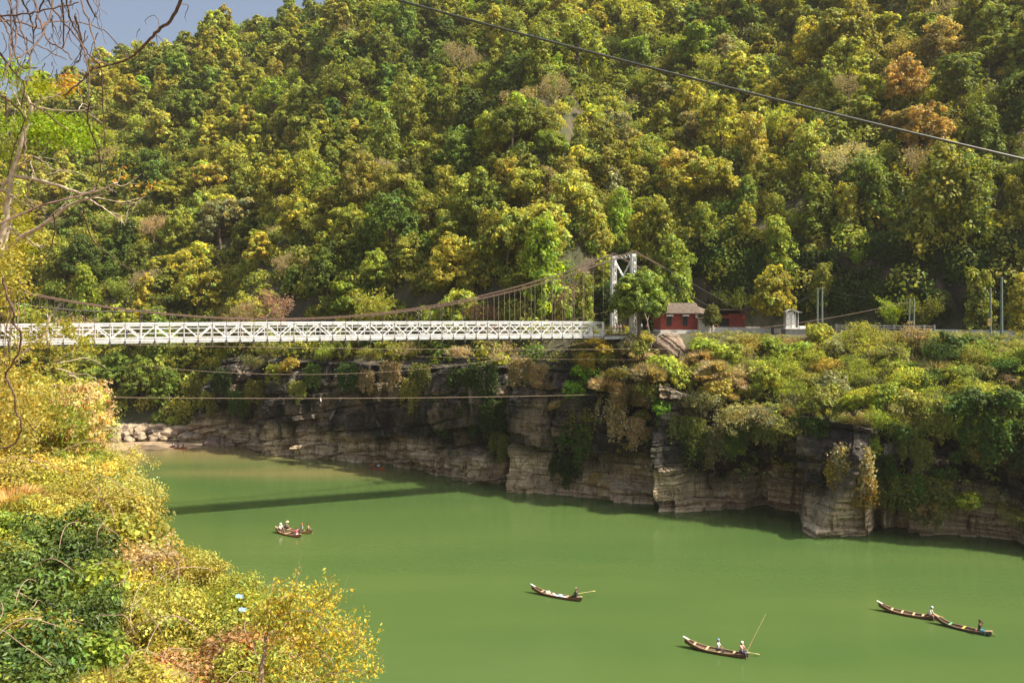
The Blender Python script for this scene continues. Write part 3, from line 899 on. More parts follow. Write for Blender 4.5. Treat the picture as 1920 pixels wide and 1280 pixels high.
def truss(w, side):
    m = MB()
    for i in range(NP):
        t = T0 + i * PS; t2 = t + PS
        a, b = camber(t), camber(t2)
        for z, h, wd in ((ZT, .17, .22), (ZT - .26, .09, .12), (ZB + .38, .30, .10), (ZB + .08, .12, .26), (ZB + .60, .08, .2)):
            m.bar(BP(t, w, z + a), BP(t2, w, z + b), wd, h)
        up = i % 2 == 0
        z1, z2 = (ZB + .58, ZT - .3) if up else (ZT - .3, ZB + .58)
        m.bar(BP(t, w, z1 + a), BP(t2, w, z2 + b), .10, .13)
        m.bar(BP(t, w, ZB + a), BP(t, w, ZT + a), .08, .10)
        # gusset plates
        pz = ZT - .24 if not up else ZB + .62
        m.box(BP(t, w - side * .01, pz + a), (.62, .03, .30), Matrix.Rotation(math.atan2(BD.y, BD.x), 3, 'Z'))
    m.bar(BP(T0, w, ZB), BP(T0, w, ZT + .08), .35, .30)
    return m
bput(truss(0, 1), 'truss', M_WHITE)
bput(truss(DW, -1), 'truss', M_WHITE)
for w in (.5, DW - .5):                                   # pipe rails inside the trusses
    m = MB()
    for z in (ZB + 1.15, ZB + 1.75):
        for i in range(0, NP, 2):
            t = T0 + i * PS; m.bar(BP(t, w, z + camber(t)), BP(t + 2 * PS, w, z + camber(t + 2 * PS)), .06, .07)
    bput(m, 'handrail', M_WHITE)
m = MB()
for i in range(0, NP, 1):
    t = T0 + i * PS; m.bar(BP(t, DW / 2, ZB + .42 + camber(t)), BP(t + PS, DW / 2, ZB + .42 + camber(t + PS)), DW - .4, .09)
m.bar(BP(T0, WID / 2 - .3, ZB + .42), BP(-1.8, WID / 2 - .3, ZB + .42), WID + .6, .12)
bput(m, 'deck', M_DECK)
m = MB()
for i in range(NP + 1):
    t = T0 + i * PS; c = camber(t)
    m.bar(BP(t, -.35, ZB - .12 + c), BP(t, DW + .3, ZB - .12 + c), .16, .30); m.bar(BP(t, DW + .3, ZB - .12 + c), BP(t, WID + .1, ZB - .12 + c), .06, .09)
    m.bar(BP(t, -.2, ZB - .45 + c), BP(t, -.2, ZB + .3 + c), .13, .13)
bput(m, 'cross_beams', M_STEEL)
# landing platform between truss end and tower
m = MB()
m.bar(BP(T0, -.45, ZB + .12), BP(-1.6, -.45, ZB + .12), .12, .5); m.bar(BP(T0, WID + .3, ZB + .12), BP(-1.6, WID + .3, ZB + .12), .12, .5)
bput(m, 'platform_edge', M_WHITE2)
m = MB()
for k in range(6):
    t = T0 - k * 1.3; m.bar(BP(t, -.4, ZB + .35), BP(t, -.4, ZB + 1.5), .05, .05)
m.bar(BP(T0, -.4, ZB + 1.5), BP(-1.5, -.4, ZB + 1.5), .045, .045); m.bar(BP(T0, -.4, ZB + .95), BP(-1.5, -.4, ZB + .95), .04, .04)
bput(m, 'platform_railing', M_STEEL)
# cables: parabola over the span, straight back stays
ZTOP = 37.0
def cable_z(t): return 26.75 + (ZTOP - 26.75) * ((t - 52.5) / 52.5) ** 2
for w in (-.1, WID + .1):
    m = MB()
    for dz, dw in ((0, -.08), (0, .08), (-.13, -.08), (-.13, .08)):
        m.tube([BP(t, w + dw, cable_z(t) + dz) for t in np.linspace(0, 104, 60)], .045, 5)
    for i in range(0, 31):
        t = 2 + i * 3.4; m.box(BP(t, w, cable_z(t) - .08), (.14, .25, .27), Matrix.Rotation(math.atan2(BD.y, BD.x), 3, 'Z'))
    bput(m, 'main_cable', M_RUST)
    m = MB(); ze = ZTOP - .1 - 9.7 * 5 / 20.8
    for dw in (-.1, .1):
        m.tube([BP(-.2, w + dw, ZTOP - .02), BP(-5.2, w + dw, ze + .08)], .05, 5); m.tube([BP(-.2, w + dw, ZTOP - .2), BP(-5.2, w + dw, ze - .08)], .045, 5)
    m.box(BP(-5.2, w, ze), (.3, .34, .3), Matrix.Rotation(math.atan2(BD.y, BD.x), 3, 'Z')); bput(m, 'back_stay', M_RUST)
    m = MB(); m.tube([BP(-5.2, w, ZTOP - .1 - 9.7 * 5 / 20.8), BP(-21, w, 27.2)], .045, 6); bput(m, 'shade_toned_stay', M_DARK)  # lower run of the back stay, its shade put in as near-black colour
    for i in range(NP):
        t = T0 + i * PS
        if cable_z(t) - ZT < .25: continue
        h = MB(); h.tube([BP(t, w, ZB - .3), BP(t, w, cable_z(t) - .1)], .03, 4); h.box(BP(t, w, ZT + .2 + camber(t)), (.07, .07, .2))
        bput(h, 'hanger', M_STEEL if cable_z(t) < 30 else M_ROPE)
# tower
RB = Matrix.Rotation(math.atan2(BD.y, BD.x), 3, 'Z')
def leg(t0, w0):
    m = MB(); hw, hd = .36, .31
    def q(z, a, b):
        k = 1.18 - .30 * (z - 24) / 13
        return BP(t0 + a * hw * k, w0 + b * hd * k, z)
    for a in (-1, 1):
        for b in (-1, 1): m.bar(q(23.6, a, b), q(36.6, a, b), .14, .14)
    n = 17
    for i in range(n):
        z0 = 24.2 + i * (12.0 / n); z1 = 24.2 + (i + 1) * (12.0 / n)
        for b in (-1, 1):
            s_ = 1 if i % 2 else -1
            m.bar(q(z0, -s_, b), q(z1, s_, b), .11, .05)
        for a in (-1, 1):
            s_ = 1 if i % 2 else -1
            m.bar(q(z0, a, -s_), q(z1, a, s_), .10, .05)
    for z in (24.1, 28.2, 32.3, 36.3):
        for b in (-1, 1): m.bar(q(z, -1, b), q(z, 1, b), .06, .42, up=(0, 0, 1))
    # solid plate towards the river
    m.bar(q(23.7, 1.05, 0), q(36.5, 1.05, 0), .58, .03, up=tuple(BD))
    return m
def leg_cap(t0, w0):
    c = MB()
    c.box(BP(t0, w0, 36.75), (1.1, .95, .42), RB); c.box(BP(t0, w0, 37.12), (.85, .75, .42), RB); c.box(BP(t0, w0, 37.42), (.55, .5, .22), RB)
    return c
for w in (0, WID):
    l = bput(leg(0, w), 'tower_leg', M_WHITE2)
    bput(leg_cap(0, w), 'saddle_cap', M_WHITE, l)
    m = MB(); m.box(BP(0, w, 23.4), (1.7, 1.5, 1.0), RB); bput(m, 'footing', M_CONC, l)
def lattice(p, q, wid, n):
    m = MB(); p, q = Vector(p), Vector(q); d = (q - p).normalized(); s_ = d.cross(BD).normalized()
    m.bar(p + s_ * wid / 2, q + s_ * wid / 2, .08, .10, up=tuple(BD)); m.bar(p - s_ * wid / 2, q - s_ * wid / 2, .08, .10, up=tuple(BD))
    for i in range(n):
        a = p.lerp(q, i / n); b = p.lerp(q, (i + 1) / n); k = 1 if i % 2 else -1
        m.bar(a + s_ * k * wid / 2, b - s_ * k * wid / 2, .07, .07)
    return m
bput(lattice(BP(0, .3, 36.3), BP(0, WID - .3, 36.3), .55, 9), 'tower_strut', M_WHITE2)
bput(lattice(BP(0, .3, 35.9), BP(0, WID - .3, 30.6), .27, 13), 'tower_brace', M_WHITE2)
bput(lattice(BP(.05, .3, 30.6), BP(.05, WID - .3, 35.9), .27, 13), 'tower_brace', M_WHITE2)
# the left tower, outside the picture, carries the other end
for w in (0, WID):
    l = bput(leg(105, w), 'tower_leg', M_WHITE2); bput(leg_cap(105, w), 'saddle_cap', M_WHITE, l)

# abutment under the landing
m = MB(); m.box(BP(-1.2, WID / 2, 21.6), (5.5, 8.2, 3.7), RB)
prop(m.build('bridge_abutment', M_CONC), 'weathered concrete abutment block under the white steel tower', 'abutment')

# ------------------------------------------------------------ red buildings, kiosk, walls
def at(px, Y, z=24.0): return Vector(((px - 960) / F * Y, Y, z))
GZ = 24.05
HY = 142.0
def local(o): pass
h = empty('red_house', at(1274, HY, GZ), math.radians(4), 'red brick house with hipped grey brown roof and two dark windows beside boulder', 'house')
w_, d_ = 6.3, 5.0
m = MB(); m.box((0, d_/2, 1.95), (w_, d_, 2.9)); m.build('wall', M_RED, h)
m = MB(); m.box((0, d_/2, .2), (w_ + .12, d_ + .12, .75)); m.build('plinth', M_PLASTER, h)
def roof_mesh(x0, x1, y0, y1, ze, zr, hipl, hipr, th=.12):
    yc = (y0 + y1) / 2; m = MB()
    V = [(x0, y0, ze), (x1, y0, ze), (x1, y1, ze), (x0, y1, ze), (x0 + hipl, yc, zr), (x1 - hipr, yc, zr)]
    U = [(a, b, c - th) for a, b, c in V]
    m.add(V + U, [(0, 1, 5, 4), (2, 3, 4, 5), (6, 10, 11, 7), (8, 11, 10, 9), (0, 6, 7, 1), (2, 8, 9, 3), (1, 7, 8, 2), (3, 9, 6, 0)])
    m.add(V, [(1, 2, 5), (3, 0, 4)])
    # corrugation ribs
    for i in range(int((x1 - x0) / .32)):
        x = x0 + .16 + i * .32
        lo = hipl and x < x0 + hipl; k = (x - x0) / hipl if lo else 1.0
        if x > x1 - hipr and hipr: k = (x1 - x) / hipr
        m.bar((x, y0 - .01, ze + .02), (x, y0 + (yc - y0) * k, ze + (zr - ze) * k + .02), .05, .04)
    return m
rf = roof_mesh(-w_/2 - .75, w_/2 + .35, -.65, d_ + .6, 3.35, 5.05, 2.5, 0).build('roof', M_ROOF, h)
m = MB()
m.add([(w_/2 + .36, -.2, 3.3), (w_/2 + .36, d_/2, 4.6), (w_/2 + 1.9, -.2, 3.25), (w_/2 + 1.9, d_/2, 4.0), (w_/2 + .36, -.2, 3.2), (w_/2 + .36, d_/2, 4.5), (w_/2 + 1.9, -.2, 3.15), (w_/2 + 1.9, d_/2, 3.9)],
      [(0, 2, 3, 1), (4, 5, 7, 6), (0, 4, 6, 2), (1, 3, 7, 5), (2, 6, 7, 3)])
m.build('lean_to_roof', M_ROOF, h)
for x_ in (-1.75, .95):
    f = MB()
    for s_ in (-.42, .42): f.box((x_ + s_, -.03, 2.05), (.09, .1, 1.55))
    f.box((x_, -.03, 1.24), (.93, .12, .08)); f.box((x_, -.03, 2.86), (.93, .12, .08)); f.box((x_, -.02, 2.05), (.05, .06, 1.5))
    wo = f.build('window', M_STEEL, h)
    p = MB(); p.box((x_, -.008, 2.05), (.78, .03, 1.5)); p.build('pane', M_DARK, wo)
    a = MB(); a.box((x_, -.38, 2.98), (1.1, .6, .05), Matrix.Rotation(math.radians(-16), 3, 'X').transposed()); a.bar((x_ - .5, -.02, 2.6), (x_ - .5, -.65, 2.85), .03); a.bar((x_ + .5, -.02, 2.6), (x_ + .5, -.65, 2.85), .03)
    a.build('awning', M_WHITE2, h)
m = MB(); m.box((w_/2 - .28, -.06, 3.0), (.35, .14, .95)); m.build('meter_box', M_PLASTER, h)

a_ = empty('white_annex', at(1325, HY - .6, GZ), math.radians(4), 'small whitewashed annex with two tiny square windows between the red buildings', 'annex')
m = MB(); m.box((0, 1.4, 1.15), (2.55, 2.8, 2.5)); m.build('wall', M_PLASTER, a_)
m = MB(); m.box((0, 1.2, 2.52), (3.0, 3.5, .14), Matrix.Rotation(math.radians(5), 3, 'X')); m.build('roof', M_ROOF, a_)
for x_ in (-.1, .78):
    m = MB()
    for s_ in (-.24, .24): m.box((x_ + s_, -.02, 1.55), (.06, .08, .62))
    m.box((x_, -.02, 1.27), (.54, .09, .06)); m.box((x_, -.02, 1.83), (.54, .09, .06)); wo = m.build('window', M_STEEL, a_)
    p = MB(); p.box((x_, .0, 1.55), (.46, .02, .54)); p.build('pane', M_DARK, wo)
r_ = empty('red_shed', at(1371, HY, GZ), math.radians(2), 'low red shed with sloping grey tin roof and dark open doorway', 'shed')
m = MB(); m.box((1.05, 2, 1.6), (2.7, 3.6, 3.3)); m.box((-2.1, 2, 1.6), (.45, 3.6, 3.0)); m.box((-1.1, 3.5, 1.5), (1.8, .3, 2.9)); m.box((-1.1, .25, 2.75), (1.8, .2, .5)); m.build('wall', M_RED, r_)
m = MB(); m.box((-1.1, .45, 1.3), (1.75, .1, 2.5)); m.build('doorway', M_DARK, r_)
m = MB(); m.box((0, 1.7, 3.55), (5.6, 4.8, .1), Matrix.Rotation(math.radians(9), 3, 'X').transposed())
for i in range(17): m.box((-2.6 + i * .33, 1.68, 3.62), (.05, 4.78, .05), Matrix.Rotation(math.radians(9), 3, 'X').transposed())
m.build('roof', M_ROOF, r_)
m = MB(); m.box((-.2, -.12, .35), (5.4, .28, 1.3)); m.build('plinth', M_PLASTER, r_)
# long white parapet
def wall_run(px0, px1, Y0, Y1, hgt, name, label, z=GZ, th=.25, m_=M_PLASTER):
    a, b = at(px0, Y0, z), at(px1, Y1, z); e = empty(name, a, 0, label, 'wall')
    m = MB(); d = b - a; m.bar((0, 0, hgt/2 - .3), (d.x, d.y, hgt/2 - .3), th, hgt + .6); m.build('wall_body', m_, e)
    m = MB(); m.bar((0, 0, hgt + .04), (d.x, d.y, hgt + .04), th + .12, .09); m.build('coping', m_, e)
    return e
wall_run(1398, 1470, 140.8, 139.5, .75, 'parapet_wall', 'low white roadside wall between the red shed and the kiosk')
# kiosk on its plinth
KY = 136.0
k_ = empty('white_kiosk', at(1487, KY, GZ + .85), math.radians(-3), 'narrow white kiosk with arched tin roof above a concrete plinth', 'kiosk')
m = MB(); m.box((-.45, .9, 1.35), (1.25, 1.6, 2.75)); m.build('wall', M_WHITE2, k_)
m = MB()
for x_, y_ in ((.85, .15), (.85, 1.6)): m.box((x_, y_, 1.3), (.09, .09, 2.65))
m.build('post', M_WHITE2, k_)
m = MB(); n = 9; R_ = []
for i in range(n):
    t = i / (n - 1); x_ = -1.35 + 2.75 * t; R_.append((x_, 2.68 + .42 * math.sin(math.pi * min(1, t * 1.15)) ** 1.0))
for i in range(n - 1):
    (xa_, za_), (xb_, zb_) = R_[i], R_[i+1]
    m.add([(xa_, -.25, za_), (xb_, -.25, zb_), (xb_, 2.0, zb_), (xa_, 2.0, za_), (xa_, -.25, za_ - .07), (xb_, -.25, zb_ - .07), (xb_, 2.0, zb_ - .07), (xa_, 2.0, za_ - .07)],
          [(0, 1, 2, 3), (7, 6, 5, 4), (0, 4, 5, 1), (2, 6, 7, 3), (1, 5, 6, 2), (3, 7, 4, 0)])
m.build('roof', M_WHITE2, k_)
m = MB(); m.box((.05, .02, 1.2), (.42, .05, 2.2)); m.box((-.75, .085, 1.9), (.4, .03, .5)); m.build('door', M_WHITE, k_)
c_ = empty('concrete_plinth', at(1496, KY - .6, GZ - .9), math.radians(-3), 'square grey concrete block with white steps carrying the white kiosk', 'plinth')
m = MB(); m.box((-.3, 1.2, .85), (3.3, 3.0, 1.75)); m.build('block', M_CONC, c_)
m = MB(); m.box((-.3, 1.2, 1.79), (3.5, 3.2, .14)); m.box((1.1, 1.0, 2.02), (1.3, 1.4, .34)); m.box((1.75, .9, 1.2), (.7, 1.6, 1.2)); m.box((2.25, .9, .85), (.5, 1.3, .8)); m.build('steps', M_PLASTER, c_)

# fence of white rails
fe = empty('white_fence', at(1568, 133, GZ + .15), 0, 'long white post and rail fence beside the shaded road', 'fence')
a = at(1568, 133, GZ + .25); b = at(1752, 127, GZ + .25); dv = b - a
for z_ in (.55, .95, 1.3):
    m = MB(); m.bar((0, 0, z_), (dv.x, dv.y, z_), .08, .11); m.build('rail', M_WHITE2, fe)
n = 10
for i in range(n + 1):
    q = dv * i / n; m = MB(); m.box((q.x, q.y, .6), (.20, .20, 1.7)); m.box((q.x, q.y, 1.47), (.26, .26, .06)); m.build('post', M_CONC, fe)
wall_run(1395, 1425, 150, 150, .8, 'shaded_wall', 'short plaster wall in the shade behind the yellow tree')
wall_run(1752, 2050, 136, 126, .22, 'road_kerb_wall', 'thin pale edging wall running below the rightmost poles', z=GZ + .45, th=.2)

# poles
def pole(px, Y, top_py, r, label, kind=0, base=24.0):
    p0 = at(px, Y, base); ht = CZ - (top_py - HOR) / F * Y - base
    e = empty('utility_pole', p0, 0, label, 'pole', 'green grey poles along the road')
    m = MB(); m.tube([(0, 0, -.5), (0, 0, ht)], [r * 1.1, r * .85], 10); m.build('shaft', M_POLE, e, smooth=True)
    m = MB(); m.tube([(0, 0, ht), (0, 0, ht + .12)], [r * 1.15, r * .5], 10); m.build('cap', M_STEEL, e)
    if kind == 1:
        m = MB(); m.bar((-.95, 0, ht - .05), (.9, -.1, ht - .55), .06, .08); m.build('crossarm', M_STEEL, e)
        m = MB()
        for x_ in (-.85, 0.0, .8): m.tube([(x_, 0, ht - .1 - .27 * (x_ + .85)), (x_, 0, ht + .12 - .27 * (x_ + .85))], .035, 6)
        m.build('insulator', M_PLASTER, e)
        m = MB(); m.box((-.32, -.12, 1.45), (.42, .24, 1.15)); m.box((-.32, -.25, 1.45), (.34, .02, 1.0)); m.build('meter_box', M_YEL, e)
        m = MB(); m.box((-.32, -.27, 1.62), (.2, .02, .14)); m.build('meter_face', M_STEEL, e)
    if kind == 2:
        m = MB(); m.bar((0, 0, ht - .1), (.8, 0, ht - .02), .05); m.build('crossarm', M_STEEL, e)
    return p0, ht
pa, ha = pole(1533, 137, 541, .13, 'left pole of the close pair just right of the white kiosk')
pb, hb = pole(1541.5, 137, 540, .15, 'right pole of the close pair just right of the white kiosk')
m = MB()
pole(1705, 129, 561, .12, 'left pole of the short pair standing at the end of the white fence')
pole(1713.5, 129, 561, .14, 'right pole of the short pair standing at the end of the white fence')
pole(1857, 128, 542, .17, 'pole with tilted crossarm and small yellow box near the right edge', 1, 24.6)
pole(1878, 128, 521, .19, 'tallest plain pole at the far right, right of the yellow box', 2, 24.6)
# wooden prop by the tower tree
m = MB(); m.bar(at(1219, 139, 23.8), at(1213, 139, 26.6), .12); m.bar(at(1213, 139, 26.3), at(1209, 138.6, 27.4), .07); m.bar(at(1213.6, 139, 26.0), at(1217, 139.2, 27.1), .06)
prop(m.build('wooden_prop', M_PALE), 'leaning pale wooden prop under the tree beside the tower', 'prop')

# ------------------------------------------------------------ rocks
def rock(name, loc, size, seed, label, cat='rock', mt=None, group=None, rz=0.0, tiltv=(0, 0), strat=0.0, sub=3, cut=.0):
    import bmesh
    bm = bmesh.new(); bmesh.ops.create_icosphere(bm, subdivisions=sub, radius=1)
    co = np.array([v.co[:] for v in bm.verts])
    n0 = fbm(co[:,0] * 1.1 + seed, co[:,1] * 1.1, co[:,2] * 1.1, 2, seed) * .28
    # planar facets
    r2 = np.random.default_rng(seed); r = np.full(len(co), 1.0)
    for k in range(11):
        nrm = r2.normal(size=3); nrm /= np.linalg.norm(nrm); dd = r2.uniform(.62, .9)
        pr = co @ nrm; r = np.where(pr * r > dd, dd / np.maximum(pr, 1e-3), r)
    co2 = co * (r + n0 * .6)[:, None]
    if strat: 
        zq = co2[:,2] * 5 + co2[:,0] * 1.6; co2[:, :2] *= (1 + strat * (_h(np.floor(zq), zq * 0, zq * 0, seed) - .5))[:, None]
    co2 += .03 * fbm(co[:,0] * 6, co[:,1] * 6, co[:,2] * 6, 2, seed)[:, None] * co
    for v, c in zip(bm.verts, co2 * np.array(size)): v.co = c
    me = bpy.data.meshes.new(name); bm.to_mesh(me); bm.free(); me.materials.append(mt or M_BOULD)
    o = link(name, me); o.location = loc; o.rotation_euler = (tiltv[0], tiltv[1], rz)
    return prop(o, label, cat, group)
rock('boulder', at(1266, 129.5, 21.0), (4.1, 2.8, 3.0), 3, 'big dark layered boulder perched on the cliff edge below the red house', tiltv=(0, math.radians(28)), strat=.28, sub=5)
rock('boulder', at(1252, 132, 23.6), (2.2, 1.7, .9), 8, 'smooth brown boulder lying on top of the big dark boulder', sub=4)
rock('boulder', at(1352, 133, 23.0), (1.6, 1.2, .7), 12, 'flat pale ledge rock below the white annex', sub=4, mt=M_STONE)
rng = np.random.default_rng(31); random.seed(31)
# beach stones under the bridge's left half
STX = []
NO = 'first second third fourth fifth sixth seventh eighth ninth tenth eleventh twelfth thirteenth fourteenth fifteenth sixteenth seventeenth eighteenth nineteenth twentieth'.split()
NO = NO + ['twenty-' + q for q in NO[:9]] + ['thirtieth'] + ['thirty-' + q for q in NO[:9]] + ['fortieth'] + ['forty-' + q for q in NO[:9]] + ['fiftieth'] + ['fifty-' + q for q in NO[:9]] + ['sixtieth'] + ['sixty-' + q for q in NO[:9]]
for i in range(46):
    px = rng.uniform(150, 372); py = 826 - (px - 150) * .03 - rng.uniform(0, 26) * (1 if i > 8 else .3)
    zz_ = max(0.05, (828 - py) * .085); p = W(px, py + 2, zz_)
    s_ = rng.uniform(.5, 1.3) * (1.7 if i % 9 == 0 else 1)
    STX.append((px, p, s_))
STX.sort(key=lambda q: q[0])
for i, (px, p, s_) in enumerate(STX):
    big = s_ > 1.3
    rock('beach_stone', p, (s_ * 1.25, s_, s_ * .7), 50 + i, f'{"large" if big else "small"} pale angular stone, {NO[i]} from the left along the far beach', 'stone',
         M_STONE, 'stones scattered on the far beach', rng.uniform(0, 6), (rng.uniform(-.3, .3), rng.uniform(-.3, .3)), sub=3)
for i, (px, py, s_) in enumerate(((415, 822, 2.4), (447, 820, 2.0), (398, 828, 1.4), (432, 829, 1.2), (355, 815, 1.8))):
    rock('fallen_block', W(px, py + 6, .2), (s_ * 1.4, s_ * .9, s_ * .75), 130 + i, ['long grey fallen rock slab at the foot of the smooth dark wall', 'angular grey block right of the long fallen slab', 'low grey rock at the water between beach and cliff', 'small grey rock touching the water below the slab', 'cubic grey boulder at the right end of the pale beach'][i],
         'rock', M_BOULD, rz=rng.uniform(-.6, .6), sub=4)
# smooth dark retaining face left of the natural cliff
a, b = W(372, 829), W(470, 835)
m = MB(); dd = (b - a); 
n_ = 24
for i in range(n_):
    for j in range(14):
        pass
e_ = empty('smooth_rock_wall', a + Vector((0, 1.5, 0)), 0, 'tall smooth dark wall of rock left of the layered cliff', 'rock wall')
g = []
for j in range(41):
    for i in range(61):
        t = i / 60; zz_ = -1 + 12.5 * j / 40
        o_ = .18 * float(fbm(t * 5, zz_ / 3, 0, 3, 71)) + (.8 if zz_ < 3.1 + .4 * math.sin(t * 9) else 0) * (.5 + .5 * float(vnoise(t * 6, math.floor(zz_ / .5), 0, 5)))
        q = dd * t; g.append((q.x - .4 * o_, q.y - o_ - .2, zz_))
ii = np.arange(61 * 41).reshape(41, 61)
m.add(g, np.stack([ii[:-1,:-1], ii[:-1,1:], ii[1:,1:], ii[1:,:-1]], -1).reshape(-1, 4))
m.add([g[60*0 + 40 * 61], g[40 * 61 + 60], (g[40*61+60][0], g[40*61+60][1] + 6, 12.5), (g[40*61][0], g[40*61][1] + 6, 12.5)], [(0, 1, 2, 3)])
m.add([(g[0][0], g[0][1] + .3, -1), (g[0][0] - 1, g[0][1] + 8, -1), (g[0][0] - 1, g[0][1] + 8, 11.5), (g[0][0], g[0][1] + .3, 11.5)], [(0, 1, 2, 3)])
m.build('rock_face', M_ROCK, e_)

# ------------------------------------------------------------ ropes and wires over the river
def wire(pa_, pb_, sag, r, name, label, mt=M_ROPE, cat='rope', n=40):
    pa_, pb_ = Vector(pa_), Vector(pb_); pts = []
    for i in range(n + 1):
        t = i / n; p = pa_.lerp(pb_, t); p.z -= sag * 4 * t * (1 - t); pts.append(p)
    m = MB(); m.tube([p - pts[0] for p in pts], r, 5)
    o = m.build(name, mt); o.location = pts[0]
    return prop(o, label, cat)
wire(P(150, 744, 100), P(1135, 739, 125), .35, .035, 'rope', 'thin straight reddish rope crossing low in front of the dark cliff')
m = MB(); m.tube([(0, 0, 0), (.02, 0, -.25)], .02, 5); m.tube([(.02, 0, -.25), (.02, 0, -.35), (.03, 0, -.55), (.03, 0, -.62)], [.03, .08, .09, .02], 8)
o = m.build('float_bob', M_PLASTER); t_ = (601 - 150) / 985
o.location = P(601, 743.5, 111); prop(o, 'small pale bob hanging from the low reddish rope', 'bob')
wire(P(240, 646, 104), P(1560, 648, 134), .6, .03, 'rope', 'thin pale rope just below the bridge deck running to the right bank')
wire(P(230, 682, 106), P(1150, 628, 128), 3.2, .028, 'rope', 'sagging thin rope hanging under the deck below the bridge middle')
wire(P(780, 668, 118), P(1480, 672, 132), .3, .02, 'rope', 'faint thin wire against the cliff below the bridge landing')
wire(P(1040, 605, 131), P(1150, 581, 133), .1, .03, 'rope', 'short taut guy rope rising to the left tower leg')
wire(P(1205, 630, 134), P(1703, 566, 129), 1.1, .045, 'overhead_wire', 'thick tan wire rising from the boulder to the short pole pair', cat='wire')
wire(P(1345, 612, 139), P(1533, 544, 137), 1.4, .03, 'overhead_wire', 'dark wire climbing past the yellow tree to the pole pair', M_STEEL, cat='wire')
wire(P(1541, 541, 137), P(1705, 562, 129), .5, .012, 'overhead_wire', 'hair thin wire between the two pole pairs', M_STEEL, cat='wire')
wire(P(-150, 540, 60), P(300, 580, 104), .8, .06, 'overhead_wire', 'dark slack cable over the left end of the bridge', M_STEEL, cat='wire')
wire(P(160, 548, 99), P(1150, 540, 150), 0, .001, 'overhead_wire', 'x', M_STEEL) if False else None
# looped pipe over the boulder
m = MB(); pts = [P(1221, 650, 127.6), P(1223, 640, 127.6), P(1230, 631, 127.6), P(1240, 626, 127.8), P(1255, 625, 128.2), P(1272, 628, 128.6)]
m.tube(pts, .09, 6); prop(m.build('grey_pipe', M_CONC, smooth=True), 'pale grey pipe bending over the big dark boulder', 'pipe')
# the near black cable
pts = []
a, b = P(560, -52, 9.0), P(2150, 352, 7.2)
for i in range(61):
    t = i / 60; p = a.lerp(b, t); p.z -= .06 * 4 * t * (1 - t) - .0; pts.append(p)
m = MB()
m.tube(pts, .0125, 8)
prop(m.build('black_cable', mat('black_sheath', (.05, .065, .06), .35, noise=(.03, .035, .03), nscale=30), smooth=True), 'thick black cable slanting across the forested hillside above the bridge', 'cable')
